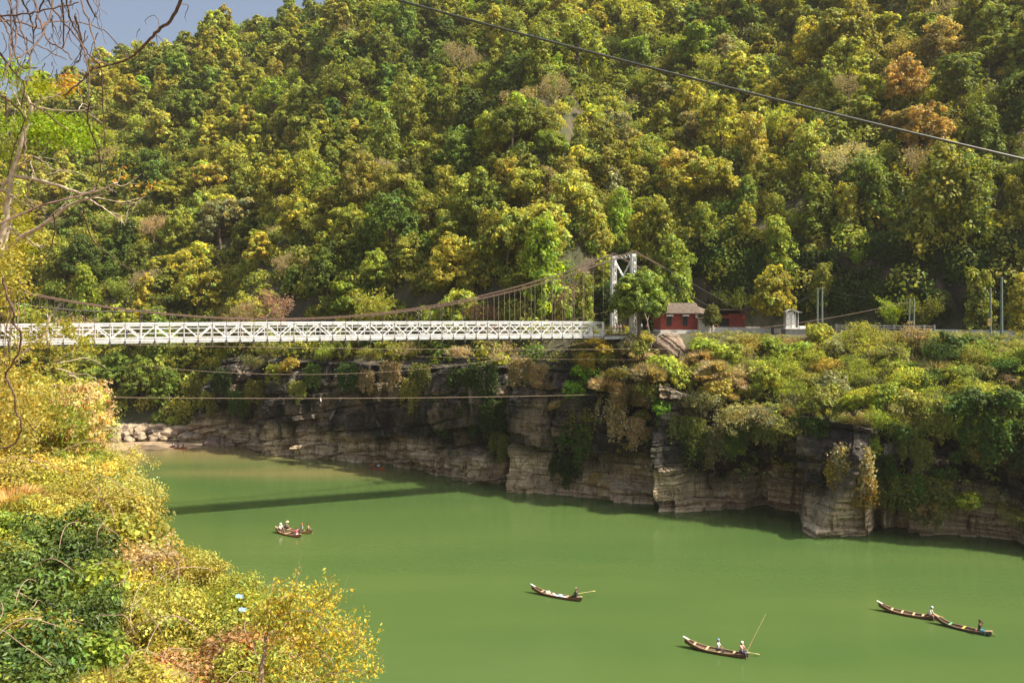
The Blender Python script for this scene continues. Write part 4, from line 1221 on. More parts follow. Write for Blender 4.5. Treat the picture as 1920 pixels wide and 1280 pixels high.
# ------------------------------------------------------------ people
def skin(name, verts, edges, radii, m, parent, sub=1, root=0):
    me = bpy.data.meshes.new(name); me.from_pydata([tuple(v) for v in verts], edges, []); me.materials.append(m)
    o = link(name, me, parent)
    md = o.modifiers.new('skin', 'SKIN'); md.use_smooth_shade = True
    sv = me.skin_vertices[0].data
    for i, r in enumerate(radii): sv[i].radius = (r, r) if not hasattr(r, '__len__') else r
    sv[root].use_root = True
    o.modifiers.new('sub', 'SUBSURF').levels = sub; o.modifiers['sub'].render_levels = sub
    return o
def person(loc, rz, label, shirt, legs_c, pose='sit', head=None, hat=None, armR=None, armL=None, group=None, lean=0.0, s=1.0):
    """forward is +y; the seat or the ground is at z = 0"""
    e = empty('person', loc, rz, label, 'person', group); e.scale = (s, s, s)
    hz = .92 if pose == 'stand' else .10
    V = {'pel': (0, 0, hz)}
    ln = lean
    V['waist'] = (0, ln * .15, hz + .18); V['chest'] = (0, ln * .42, hz + .38); V['neck'] = (0, ln * .58, hz + .53); V['hb'] = (0, ln * .64 + .01, hz + .61); V['head'] = (0, ln * .70 + .02, hz + .70); V['top'] = (0, ln * .72 + .01, hz + .77)
    for sd_, sx in (('L', -1), ('R', 1)):
        V['sh' + sd_] = (sx * .17, ln * .5, hz + .48)
        tgt = armR if sd_ == 'R' else armL
        tgt = tgt or (sx * .20, .30, hz + .12)
        el = ((V['sh' + sd_][0] + tgt[0]) / 2 + sx * .07, (V['sh' + sd_][1] + tgt[1]) / 2, (V['sh' + sd_][2] + tgt[2]) / 2 - .09)
        V['el' + sd_] = el; V['ha' + sd_] = tgt
        V['hip' + sd_] = (sx * .10, 0, hz - .02)
        if pose == 'stand':
            V['kn' + sd_] = (sx * .11, .03 * sx, .48); V['an' + sd_] = (sx * .12, -.02 * sx, .08); V['to' + sd_] = (sx * .13, .14 - .02 * sx, .03)
        else:
            V['kn' + sd_] = (sx * .13, .40, hz + .02); V['an' + sd_] = (sx * .13, .46, hz - .36); V['to' + sd_] = (sx * .13, .62, hz - .40)
    names = list(V); ix = {n: i for i, n in enumerate(names)}
    E = [('pel', 'waist'), ('waist', 'chest'), ('chest', 'neck'), ('neck', 'hb'), ('hb', 'head'), ('head', 'top')]
    R = {'pel': (.13, .10), 'waist': (.125, .09), 'chest': (.145, .10), 'neck': .055, 'hb': .07, 'head': (.085, .10), 'top': (.055, .06)}
    for q in 'LR':
        E += [('chest', 'sh' + q), ('sh' + q, 'el' + q), ('el' + q, 'ha' + q), ('pel', 'hip' + q), ('hip' + q, 'kn' + q), ('kn' + q, 'an' + q), ('an' + q, 'to' + q)]
        R.update({'sh' + q: .058, 'el' + q: .042, 'ha' + q: .032, 'hip' + q: .085, 'kn' + q: .058, 'an' + q: .038, 'to' + q: .03})
    # five fingers to each hand
    vs = [V[n] for n in names]; rr = [R[n] for n in names]; ed = [(ix[a], ix[b]) for a, b in E]
    for q in 'LR':
        h0 = Vector(V['ha' + q]); d = (h0 - Vector(V['el' + q])).normalized(); sdv = d.cross(Vector((0, 0, 1))).normalized() if abs(d.z) < .95 else Vector((1, 0, 0))
        pm = h0 + d * .055; vs.append(tuple(pm)); rr.append(.026); ed.append((ix['ha' + q], len(vs) - 1)); pi_ = len(vs) - 1
        for k, (o_, ln_) in enumerate(((-.027, .062), (-.009, .075), (.009, .072), (.027, .058))):
            t1 = pm + sdv * o_ + d * .03; t2 = t1 + d * ln_ * .5 + Vector((0, 0, -.02))
            vs += [tuple(t1), tuple(t2)]; rr += [.009, .007]; ed += [(pi_, len(vs) - 2), (len(vs) - 2, len(vs) - 1)]
        t1 = h0 + sdv * .035 + d * .02; t2 = t1 + sdv * .015 + d * .035
        vs += [tuple(t1), tuple(t2)]; rr += [.011, .008]; ed += [(ix['ha' + q], len(vs) - 2), (len(vs) - 2, len(vs) - 1)]
    skin('body', vs, ed, rr, M_SKIN, e)
    # face
    hd = Vector(V['head']); m = MB()
    for sx in (-.032, .032): m.box(hd + Vector((sx, .098, .0)), (.022, .02, .012), mat=1)
    m.tube([hd + Vector((0, .095, .012)), hd + Vector((0, .122, -.03))], [.008, .016], 4)
    m.box(hd + Vector((0, .09, -.062)), (.045, .02, .012), mat=1)
    for sx in (-.092, .092): m.box(hd + Vector((sx, 0, -.01)), (.018, .035, .055))
    m.build('face', [M_SKIN, M_HAIR], e)
    sub = lambda ns, k: ([V[n] for n in ns], [tuple(x * k for x in (R[n] if hasattr(R[n], '__len__') else (R[n], R[n]))) for n in ns])
    ns = ['pel', 'waist', 'chest', 'neck', 'shL', 'elL', 'shR', 'elR']
    vv, r2 = sub(ns, 1.18); r2[3] = (.07, .07)
    vv[3] = tuple(Vector(V['neck']) - Vector((0, 0, .03)))
    skin('shirt', vv, [(0, 1), (1, 2), (2, 3), (2, 4), (4, 5), (2, 6), (6, 7)], r2, cloth(shirt), e)
    ns = ['pel', 'hipL', 'knL', 'anL', 'hipR', 'knR', 'anR']
    vv, r2 = sub(ns, 1.2)
    skin('trousers', vv, [(0, 1), (1, 2), (2, 3), (0, 4), (4, 5), (5, 6)], r2, cloth(legs_c), e)
    t = MB(); n = 12
    if hat:
        col, brim = hat
        rings = [(brim, .015), (.115, .02), (.11, .07), (.085, .115), (.02, .13)]
        for a, (r_, z_) in enumerate(rings): t.v.append(np.array([(r_ * math.cos(6.2832 * k / n), r_ * math.sin(6.2832 * k / n) + .01, z_ - (.03 if a == 0 else 0)) for k in range(n)], np.float32) + np.array(hd, np.float32))
        t.n = n * len(rings)
        f = [(a * n + k, a * n + (k + 1) % n, (a + 1) * n + (k + 1) % n, (a + 1) * n + k) for a in range(len(rings) - 1) for k in range(n)]
        t.f.append(np.array(f, np.int32)); t.t.append(np.ones((len(f), 3), np.float32)); t.m.append(np.zeros(len(f), np.int32))
        t.build('hat', cloth(col), e, smooth=True)
    rings = [(.09, -.05), (.108, .0), (.105, .06), (.07, .105), (.01, .12)]
    t = MB()
    V2 = [(hd.x + r_ * .93 * math.cos(6.2832 * k / n), hd.y - .018 + r_ * math.sin(6.2832 * k / n), hd.z + z_ + (.03 if math.sin(6.2832 * k / n) > .3 and z_ < .02 else 0)) for r_, z_ in rings for k in range(n)]
    t.add(V2, [(a * n + k, a * n + (k + 1) % n, (a + 1) * n + (k + 1) % n, (a + 1) * n + k) for a in range(4) for k in range(n)])
    t.build('hair', M_HAIR if head is None else cloth(head), e, smooth=True)
    return e

# ------------------------------------------------------------ boats
def boat(A, B, beam, label, hullc=M_WOOD, tipc=M_PLANK, thw=(.2, .38, .6, .8), bow=.55, stern=.22, name='boat', thcol=None, group='narrow wooden boats on the river'):
    """A: bow at the waterline, B: stern. Returns the empty and a function giving points inside it"""
    A, B = Vector(A), Vector(B); d = B - A; L = d.length; ang = math.atan2(d.y, d.x)
    mid = (A + B) / 2
    e = empty(name, (mid.x, mid.y, 0), ang, label, 'boat', group)
    ns = 25; npf = 9
    def prof(t):
        w = beam / 2 * (max(0.0, math.sin(math.pi * min(1, max(0, .04 + t * .93)))) ** .62)
        rise = bow * max(0, 1 - t / .42) ** 2.2 + stern * max(0, (t - .66) / .34) ** 2
        return w, rise
    x0, x1 = -L / 2 - .35, L / 2 + .12
    def grid(inset, lift):
        g = []
        for i in range(ns):
            t = i / (ns - 1); x = x0 + (x1 - x0) * t; w, r = prof(t); w = max(.015, w - inset)
            zt = .24 + r; zb = -.10 + r * .78 + lift
            for k in range(npf):
                a = -1 + 2 * k / (npf - 1)
                g.append((x, w * math.sin(a * math.pi / 2), zb + (zt - zb) * (abs(a) ** 2.6)))
        return g
    go, gi = grid(0, 0), grid(.035, .05)
    ii = np.arange(ns * npf).reshape(ns, npf)
    q = np.stack([ii[:-1,:-1], ii[:-1,1:], ii[1:,1:], ii[1:,:-1]], -1).reshape(-1, 4)
    m = MB(); m.add(go, q[:, ::-1]); m.add(gi, q, mat=1)
    off = ns * npf
    rim = [(ii[i, c], ii[i+1, c], ii[i+1, c] + off, ii[i, c] + off) for i in range(ns - 1) for c in (0, npf - 1)]
    m.v[:] = [np.concatenate(m.v)]; m.f = [np.concatenate([m.f[0], m.f[1]])]; m.t = [np.ones((len(m.f[0]), 3), np.float32)]; m.m = [np.concatenate(m.m)]
    m.f.append(np.array(rim, np.int32)); m.t.append(np.ones((len(rim), 3), np.float32)); m.m.append(np.full(len(rim), 2, np.int32))
    m.build('hull', [hullc, M_WOODIN, M_PLANK], e, smooth=False)
    def X(t): return x0 + (x1 - x0) * t
    for j, t in enumerate(thw):
        w, r = prof(t); b = MB(); b.box((X(t), 0, .215 + r * .95), (.17, max(.1, 2 * w - .05), .035))
        b.build('thwart', (thcol[j] if thcol and thcol[j] else M_PLANK), e)
    b = MB(); w, r = prof(.035); w2, r2 = prof(.12)
    b.bar((x0 - .16, 0, .27 + prof(0)[1]), (X(.07), 0, .25 + prof(.07)[1]), .12, .07); b.build('bow_tip', tipc, e)
    b = MB(); b.bar((X(.90), 0, .25 + prof(.9)[1]), (x1 + .05, 0, .26 + prof(1)[1]), .24, .04); b.build('stern_deck', M_PLANK, e)
    mt = Matrix.Translation(e.location) @ Matrix.Rotation(ang, 4, 'Z')
    def inside(t, y=0, z=0): return mt @ Vector((X(t), y, .22 + prof(t)[1] + z))
    return e, inside, ang
def stick(a, b, r, name, label, m=M_BAMBOO, cat='paddle', blade=0.0):
    a, b = Vector(a), Vector(b); e = MB(); e.tube([(0, 0, 0), tuple(b - a)], [r, r * .7], 6)
    if blade:
        d = (b - a).normalized(); e.bar(tuple((b - a) - d * blade), tuple(b - a), .13, .025)
    o = e.build(name, m, smooth=False); o.location = a
    return prop(o, label, cat)
def ppos(ins, t, y=0.0, z=0.0): return ins(t, y, z)

# b: single boatman, middle of the river
b1, in1, a1_ = boat(W(1003, 1111), W(1088, 1127), .78, 'narrow wooden boat with pale blue bow tip and blue sheet inside, mid river', tipc=cloth((.45, .62, .68)), thw=(.22, .42, .72))
person(in1(.90, 0, .0), a1_ + math.pi / 2 - .2, 'pink capped boatman in dark jacket seated at the stern of mid river boat', (.02, .02, .025), (.03, .03, .04), hat=((.55, .32, .28), .10), armR=(.30, .28, .28), armL=(-.05, .34, .26))
stick(in1(.93, 0, .36), P(1116, 1107, 83.2), .022, 'paddle', 'thin yellow paddle pointing right from the dark jacketed boatman', blade=.3)
m = MB(); N_ = 9; g = []
for i in range(N_):
    for j in range(5): g.append((i * .17 - .7, (j - 2) * .12, .10 * math.sin(i * 1.3 + j) + .12 * (2 - abs(j - 2)) / 2 + .06))
ii = np.arange(N_ * 5).reshape(N_, 5); m.add(g, np.stack([ii[:-1,:-1], ii[1:,:-1], ii[1:,1:], ii[:-1,1:]], -1).reshape(-1, 4))
o = m.build('blue_sheet', cloth((.38, .52, .60)), smooth=True); o.location = in1(.58, 0, -.12); o.rotation_euler = (0, 0, a1_); prop(o, 'crumpled pale blue sheet lying inside the mid river boat', 'sheet')
def bundle(loc, s, col, label):
    m = MB()
    for k in range(3):
        n = 8; m.tube([(k * .12 - .12, 0, 0), (k * .12 - .12, .02, .07 * s * 3), (k * .12 - .1, 0, .11 * s * 3)], [.10 * s * 1.4, .11 * s * 1.4, .03], 7)
    o = m.build('cloth_bundle', cloth(col), smooth=True); o.location = loc; prop(o, label, 'bundle')
bundle(in1(.33, 0, -.08), .9, (.7, .68, .62), 'small white bundle near the bow of the mid river boat')

# c: two people and the long bamboo pole
b2, in2, a2_ = boat(W(1292, 1213), W(1400, 1233), .95, 'brown wooden boat with two people and a long upright bamboo pole', tipc=M_WHITE, thw=(.16, .36, .56, .78))
person(in2(.53, 0, .02), a2_ - math.pi / 2, 'passenger in white top and blue headscarf seated amidships', (.66, .66, .68), (.05, .05, .06), head=(.16, .28, .40), hat=((.20, .33, .46), .115), armR=(.12, .34, .22), armL=(-.16, .36, .2))
person(in2(.90, 0, .04), a2_ - math.pi / 2 - .3, 'boatman in pink shirt and white cap at the stern holding bamboo pole', (.62, .36, .34), (.05, .06, .14), hat=((.75, .74, .68), .12), armR=(.16, .36, .42), armL=(-.06, .38, .34))
stick(in2(.97, .1, .05), P(1436, 1150, 69.3), .035, 'bamboo_pole', 'long yellow bamboo pole raised at the stern of the two person boat', cat='pole')
stick(in2(.93, .05, .12), W(1424, 1226, .12), .025, 'paddle', 'short paddle trailing behind the two person boat', blade=.35)
# d, e: two boats nose to tail at the right
b3, in3, a3_ = boat(W(1655, 1144), W(1752, 1162), .92, 'long brown boat with white bow tip carrying one boatman in white', tipc=M_WHITE, thw=(.24, .42, .62, .78))
person(in3(.88, 0, .0), a3_ - math.pi / 2 - .2, 'boatman in white shirt and white cap bent over in the stern', (.74, .76, .76), (.25, .13, .10), hat=((.66, .70, .72), .115), lean=.35, armR=(.22, .42, .12), armL=(-.05, .45, .15))
stick(in3(.97, 0, .12), W(1769, 1156.5, .15), .025, 'paddle', 'grey paddle laid from the stern of the boat with white boatman', M_PLANK, blade=.35)
b4, in4, a4_ = boat(W(1761, 1169), W(1856, 1192), .85, 'rightmost dark boat with one green and one yellow seat board', hullc=mat('dark_hull', (.10, .10, .07), .6, noise=(.05, .045, .03)), thw=(.28, .52, .74), thcol=(cloth((.08, .38, .16)), cloth((.58, .36, .08)), cloth((.48, .12, .10))))
person(in4(.80, 0, -.02), a4_ - math.pi / 2 - .1, 'person in black top and teal trousers perched in the rightmost boat', (.02, .018, .02), (.05, .20, .24), pose='sit', armR=(.34, .3, .62), armL=(-.28, .12, .70), s=1.08)
stick(in4(.98, 0, .02), W(1868, 1190.5, .05), .025, 'paddle', 'short pale paddle at the stern of the rightmost boat', blade=.3)
# a: two boats side by side with five people
b5, in5, a5_ = boat(W(521, 997.5), W(562, 1007.5), .95, 'orange brown boat nearer side of the rafted pair left of centre', hullc=mat('orange_hull', (.40, .15, .05), .6, noise=(.28, .10, .04)), thw=(.25, .48, .72), bow=.4)
b6, in6, a6_ = boat(W(533, 994), W(580, 1000), .95, 'yellowish boat farther side of the rafted pair left of centre', hullc=mat('yellow_hull', (.46, .28, .09), .6, noise=(.34, .2, .07)), thw=(.25, .5, .75), bow=.35)
person(in5(.18, 0, -.02), a5_ - math.pi / 2, 'passenger in white top and pale wide hat at the bow of orange boat', (.70, .60, .58), (.05, .05, .06), hat=((.62, .72, .68), .17), s=1.05)
person(in6(.14, 0, -.02), a6_ - math.pi / 2 + .5, 'passenger under a wide pale yellow hat in the farther rafted boat', (.34, .22, .20), (.08, .06, .06), hat=((.72, .68, .40), .24), lean=.2)
person(in5(.84, 0, -.02), a5_ + math.pi / 2, 'passenger in crimson and white shirt at the stern of orange boat', (.55, .06, .12), (.60, .58, .66), head=(.03, .02, .02), s=1.0)
person(in6(.72, 0, 0), a6_ + 2.6, 'passenger with orange red cap and grey top in the farther rafted boat', (.30, .31, .33), (.05, .05, .05), hat=((.62, .14, .07), .11), s=1.05)
person(in6(.93, 0, -.02), a6_ - 1.2, 'boatman in tan shirt and dark vest at the stern of farther rafted boat', (.36, .25, .14), (.04, .03, .03), head=(.08, .015, .015))
# f: far red boat by the beach
b7, in7, a7_ = boat(W(322, 839.5), W(349, 841.5), 1.0, 'small red rowing boat with three passengers by the far beach', hullc=mat('red_hull', (.42, .06, .03), .6, noise=(.3, .05, .03)), thw=(.3, .55, .8), bow=.25)
person(in7(.16), a7_, 'passenger in white at the bow of the far red boat', (.66, .62, .60), (.1, .05, .05), s=.95)
person(in7(.48), a7_ + 1, 'passenger in purple blue top amid the far red boat', (.20, .12, .30), (.1, .06, .06), s=.95)
person(in7(.80), a7_ + 2, 'passenger in dark clothes at the stern of the far red boat', (.05, .05, .06), (.05, .05, .05), s=.95)
# g: kayak under the cliff
b8, in8, a8_ = boat(W(698, 877.5), W(719, 879.5), .8, 'orange red kayak drifting close under the dark cliff', hullc=mat('kayak_red', (.50, .07, .03), .45, noise=(.45, .06, .03)), thw=(.5,), bow=.12, stern=.12, name='kayak')
person(in8(.60, 0, -.05), a8_ + math.pi, 'paddler in white and lilac life vest in the kayak', (.52, .45, .66), (.05, .05, .07), hat=((.06, .06, .07), .1))
person(in8(.12, 0, -.05), a8_ + math.pi, 'paddler in red top at the front of the kayak', (.45, .05, .04), (.05, .05, .07), s=.9)
stick(W(685, 879, .5), W(704, 875, .9), .02, 'kayak_paddle', 'dark double paddle held over the kayak bow', M_STEEL, blade=.3)
# people at the bridge head
for px, w, c, lb, col2 in ((1157, 1.6, (.55, .25, .20), 'person in faded red top standing between the tower legs', (.3, .28, .26)), (1162.5, 3.4, (.70, .68, .66), 'person in white standing beyond the red top at the bridge head', (.08, .08, .1)),
                     (1169, .6, (.60, .26, .05), 'person in orange top leaning at the platform railing', (.06, .06, .07))):
    Y_ = 131.5 + w * .9; person(at(px, Y_, 24.12), 2.6, lb, c, col2, pose='stand', s=.98, lean=.05)
for px, c, lb in ((1203, (.35, .5, .6), 'person in pale blue walking on the road right of the tower'), (1214, (.5, .2, .2), 'person in dull pink standing by the leaning wooden prop')):
    person(at(px, 141, 24.15), 1.2, lb, c, (.06, .06, .08), pose='stand', s=.97)
for t, c, lb in ((38, (.6, .55, .5), 'person in cream crossing the bridge deck near midspan'), (71, (.1, .2, .4), 'person in blue crossing the left part of the bridge'), (22, (.5, .12, .1), 'person in red crossing the bridge deck nearest the tower')):
    p = BP(t, 1.6, ZB + .48 + camber(t)); person(p, 1.9, lb, c, (.05, .05, .07), pose='stand', s=.95)
# a car parked far behind the fence
ce = empty('parked_car', at(1716, 144, 24.12), math.radians(4), 'pale silver car parked on the shaded road behind the fence', 'car')
prof_ = [(-2.0, .35), (-2.05, .75), (-1.9, .92), (-1.1, 1.0), (-.6, 1.42), (.7, 1.45), (1.35, 1.02), (1.95, .88), (2.05, .6), (2.0, .35)]
m = MB(); V_ = [(x_, y_, z_) for y_ in (-.82, .82) for x_, z_ in prof_]; k = len(prof_)
m.add(V_, [(i, i + 1, k + i + 1, k + i) for i in range(k - 1)] + [(0, k, 2 * k - 1, k - 1)])
for s_ in (0, k): m.add([V_[s_ + i] for i in range(k)] + [(0, -.82 if s_ == 0 else .82, .6)], [(i, (i + 1) % k, k) for i in range(k)])
m.build('body', mat('silver_paint', (.55, .57, .60), .3, .4, noise=(.52, .54, .57)), ce)
m = MB()
m.add([(-1.05, -.835, 1.02), (1.2, -.835, 1.04), (.62, -.835, 1.38), (-.56, -.835, 1.36)], [(0, 1, 2, 3)]); m.build('side_window', M_DARK, ce)
for x_ in (-1.3, 1.3):
    for y_ in (-.78, .78):
        m = MB(); m.tube([(x_, y_ - .1, .33), (x_, y_ + .1, .33)], .33, 14); wh = m.build('wheel', M_STEEL, ce)
        m = MB(); m.tube([(x_, y_ - .11, .33), (x_, y_ + .11, .33)], .18, 10); m.build('rim', M_WHITE2, wh)
# ------------------------------------------------------------ scrub on the far cliff, trees by the road
def bush_proto(R, H, seed, nl=7, nsub=14, nleaf=22, leaf=.15, droop=0.0, fr=.42, aspect=.6, tv=.26, stems=True):
    global rng
    rng = np.random.default_rng(seed); random.seed(seed)
    lobes = []
    for k in range(nl):
        a = 2.399 * k; rr = R * .55 * math.sqrt((k + .5) / nl)
        lobes.append(((rr * math.cos(a), rr * math.sin(a), H * rng.uniform(.35, .75)), (R * .48, R * .48, H * .36), (rng.uniform(.85, 1.15),) * 3))
    m = MB(); lobe_leaves(m, lobes, nsub, nleaf, leaf, fr, .35, aspect, tv, droop)
    t = MB()
    for (c, r_, q) in lobes:
        t.tube([(c[0] * .1, c[1] * .1, -.3), (c[0] * .5, c[1] * .5, c[2] * .5), c], [R * .035, R * .025, R * .008], 4, cap=False)
    return t, m
def twig_bush(R, H, seed, leafn=4, leaf=.05, depth=3, nb=7):
    global rng
    rng = np.random.default_rng(seed); random.seed(seed)
    t = MB(); ends = []
    for k in range(nb):
        a = 6.28 * k / nb + rng.uniform(-.3, .3)
        branch(t, (0, 0, -.1), (math.cos(a) * .8, math.sin(a) * .8, 1), math.hypot(R, H) * .45, R * .02, depth, .5, 3, 4, ends, .2)
    e = np.array([tuple(p) for p, d in ends]); m = MB()
    c = np.repeat(e, leafn, 0) + rng.normal(0, R * .07, (len(e) * leafn, 3))
    leaves(m, c, rdir(len(c), .5), leaf, .5, tints(len(c), .25, .15))
    return t, m
def pendant(R, H, seed, leaf=.14):
    """creeper curtain hanging down a rock face"""
    global rng
    rng = np.random.default_rng(seed); random.seed(seed)
    t = MB(); m = MB()
    for k in range(22):
        x_ = rng.uniform(-R, R); L_ = H * rng.uniform(.35, 1.0) * (1 - .35 * abs(x_) / R)
        o = rng.uniform(.1, .8)
        pts = [(x_ * .7, .5, .2), (x_ * .9, -o * .6, .25)] + [(x_ + rng.normal(0, .1), -o + rng.normal(0, .06), -L_ * q) for q in (.25, .5, .75, 1)]
        t.tube(pts, .022, 3, cap=False); P_ = np.array(pts)
        n = int(34 * L_ + 30); q = rng.uniform(.4, 4.99, n); i = q.astype(int)
        p = P_[i] + (P_[i+1] - P_[i]) * (q - i)[:, None] + rng.normal(0, .2, (n, 3))
        leaves(m, p, rdir(n, .4) + np.array([0, -.5, 0]), leaf, .6, tints(n))
    return t, m
def grass_tuft(R, H, seed, n=700, leaf=.22, wk=.028):
    global rng
    rng = np.random.default_rng(seed); random.seed(seed)
    t = MB(); m = MB()
    a = rng.uniform(0, 6.28, n); o = rng.random(n) ** .5 * R; hh = H * rng.uniform(.25, 1, n)
    base = np.stack([np.cos(a) * o * .5, np.sin(a) * o * .5, hh * .2], -1); tip = np.stack([np.cos(a) * o * 1.25, np.sin(a) * o * 1.25, hh * (1 - .45 * (o / R) ** 2)], -1)
    d = tip - base; L_ = np.linalg.norm(d, axis=1)[:, None]; s_ = np.cross(d, rdir(n)); s_ /= np.linalg.norm(s_, axis=1)[:, None]
    wd = wk * R
    V = np.stack([base - s_ * wd, base + s_ * wd, (base + tip) / 2 + s_ * wd + np.array([0, 0, .1 * H]), tip], 1).reshape(-1, 3)
    m.add(V, np.arange(4 * n).reshape(n, 4), tints(n, .25, .1))
    for k in range(6): t.tube([(0, 0, -.2), (math.cos(k) * R * .2, math.sin(k) * R * .2, H * .5)], .02 * R, 3, cap=False)
    return t, m
CB = {'leafy': [mk_proto('b', *bush_proto(1.9, 2.3, 600 + i)) for i in range(3)],
      'airy': [mk_proto('b', *bush_proto(2.2, 2.4, 610 + i, 9, 13, 16, .12, .6, .5, .4)) for i in range(2)],
      'hanging': [mk_proto('b', *pendant(1.8, 4.2, 620 + i)) for i in range(2)],
      'dry tufted': [mk_proto('b', *grass_tuft(1.7, 1.9, 630 + i, 1500), bark=M_DRYTWIG) for i in range(2)],
      'twiggy': [mk_proto('b', *twig_bush(1.9, 2.2, 640 + i, 5, .10, 3), bark=M_DRYTWIG) for i in range(2)]}
rng = np.random.default_rng(77); random.seed(77)
def ray_bank(px, py, s0):
    lo, hi = 60.0, 260.0
    for _ in range(40):
        md = (lo + hi) / 2
        sv = float(bank_s(np.array([(px - 960) / F * md]), np.array([md]))[0])
        if sv < s0: lo = md
        else: hi = md
    return P(px, py, hi)
def ray_ground(px, py):
    dx, dz = (px - 960) / F, -(py - HOR) / F
    Y = np.arange(85, 330, .5); x_ = dx * Y; z_ = CZ + dz * Y; h_ = height(x_, Y); s_ = bank_s(x_, Y)
    k = np.argmax((h_ > z_) & (s_ > 0)); return Vector((x_[k], Y[k], h_[k]))
CC = {'straw-brown': (.36, .29, .155), 'yellow-green': (.29, .34, .045), 'olive': (.26, .27, .06), 'bright green': (.15, .30, .028), 'deep green': (.08, .14, .025), 'dark green': (.05, .09, .02), 'golden': (.33, .26, .045), 'grey-green': (.28, .28, .12)}
# scattered over the terrace slope
bl = []
xs_, ys_ = np.meshgrid(np.arange(6, 84, 2.45), np.arange(84, 150, 2.45)); N_ = xs_.size
xs_ = xs_.ravel() + rng.uniform(-1.1, 1.1, N_); ys_ = ys_.ravel() + rng.uniform(-1.1, 1.1, N_)
ss_ = bank_s(xs_, ys_); lim = np.interp(xs_, [8, 22, 45, 70], [7.5, 11, 21, 23])
zz_ = height(xs_, ys_); uu = xs_ / ys_ * F + 960; vv = HOR - (zz_ - CZ) / ys_ * F
ok = (ss_ > .2) & (ss_ < lim + .8) & (uu < 1975) & (uu > 1060)
ok &= ~((uu > 1225) & (uu < 1305) & (vv > 618) & (vv < 680)) & ~((uu > 1225) & (uu < 1530) & (vv < 634))
for X_, Y_, Z_, U_, V_, S_ in zip(xs_[ok], ys_[ok], zz_[ok], uu[ok], vv[ok], ss_[ok]):
    q = rng.random() + .12 * float(fbm(X_ / 5, Y_ / 5, 0, 2, 5)) * 3
    if U_ < 1400 and V_ > 640: tn_ = 'straw-brown' if q < .5 else 'yellow-green' if q < .72 else 'olive' if q < .9 else 'grey-green'
    elif U_ < 1700: tn_ = 'yellow-green' if q < .50 else 'olive' if q < .66 else 'grey-green' if q < .82 else 'golden' if q < .9 else 'straw-brown'
    else: tn_ = 'yellow-green' if q < .22 else 'deep green' if q < .55 else 'olive' if q < .85 else 'straw-brown'
    kd = 'dry tufted' if tn_ == 'straw-brown' and rng.random() < .55 else 'airy' if rng.random() < .5 else 'leafy' if rng.random() < .75 else 'twiggy'
    hh = .75 if S_ > lim[0] and V_ < 645 else 1.0
    edge = V_ < 648
    bl.append([kd, tn_, X_, Y_, Z_ - .15, U_, V_, rng.uniform(.42, .62) if edge else rng.uniform(.7, 1.55)])
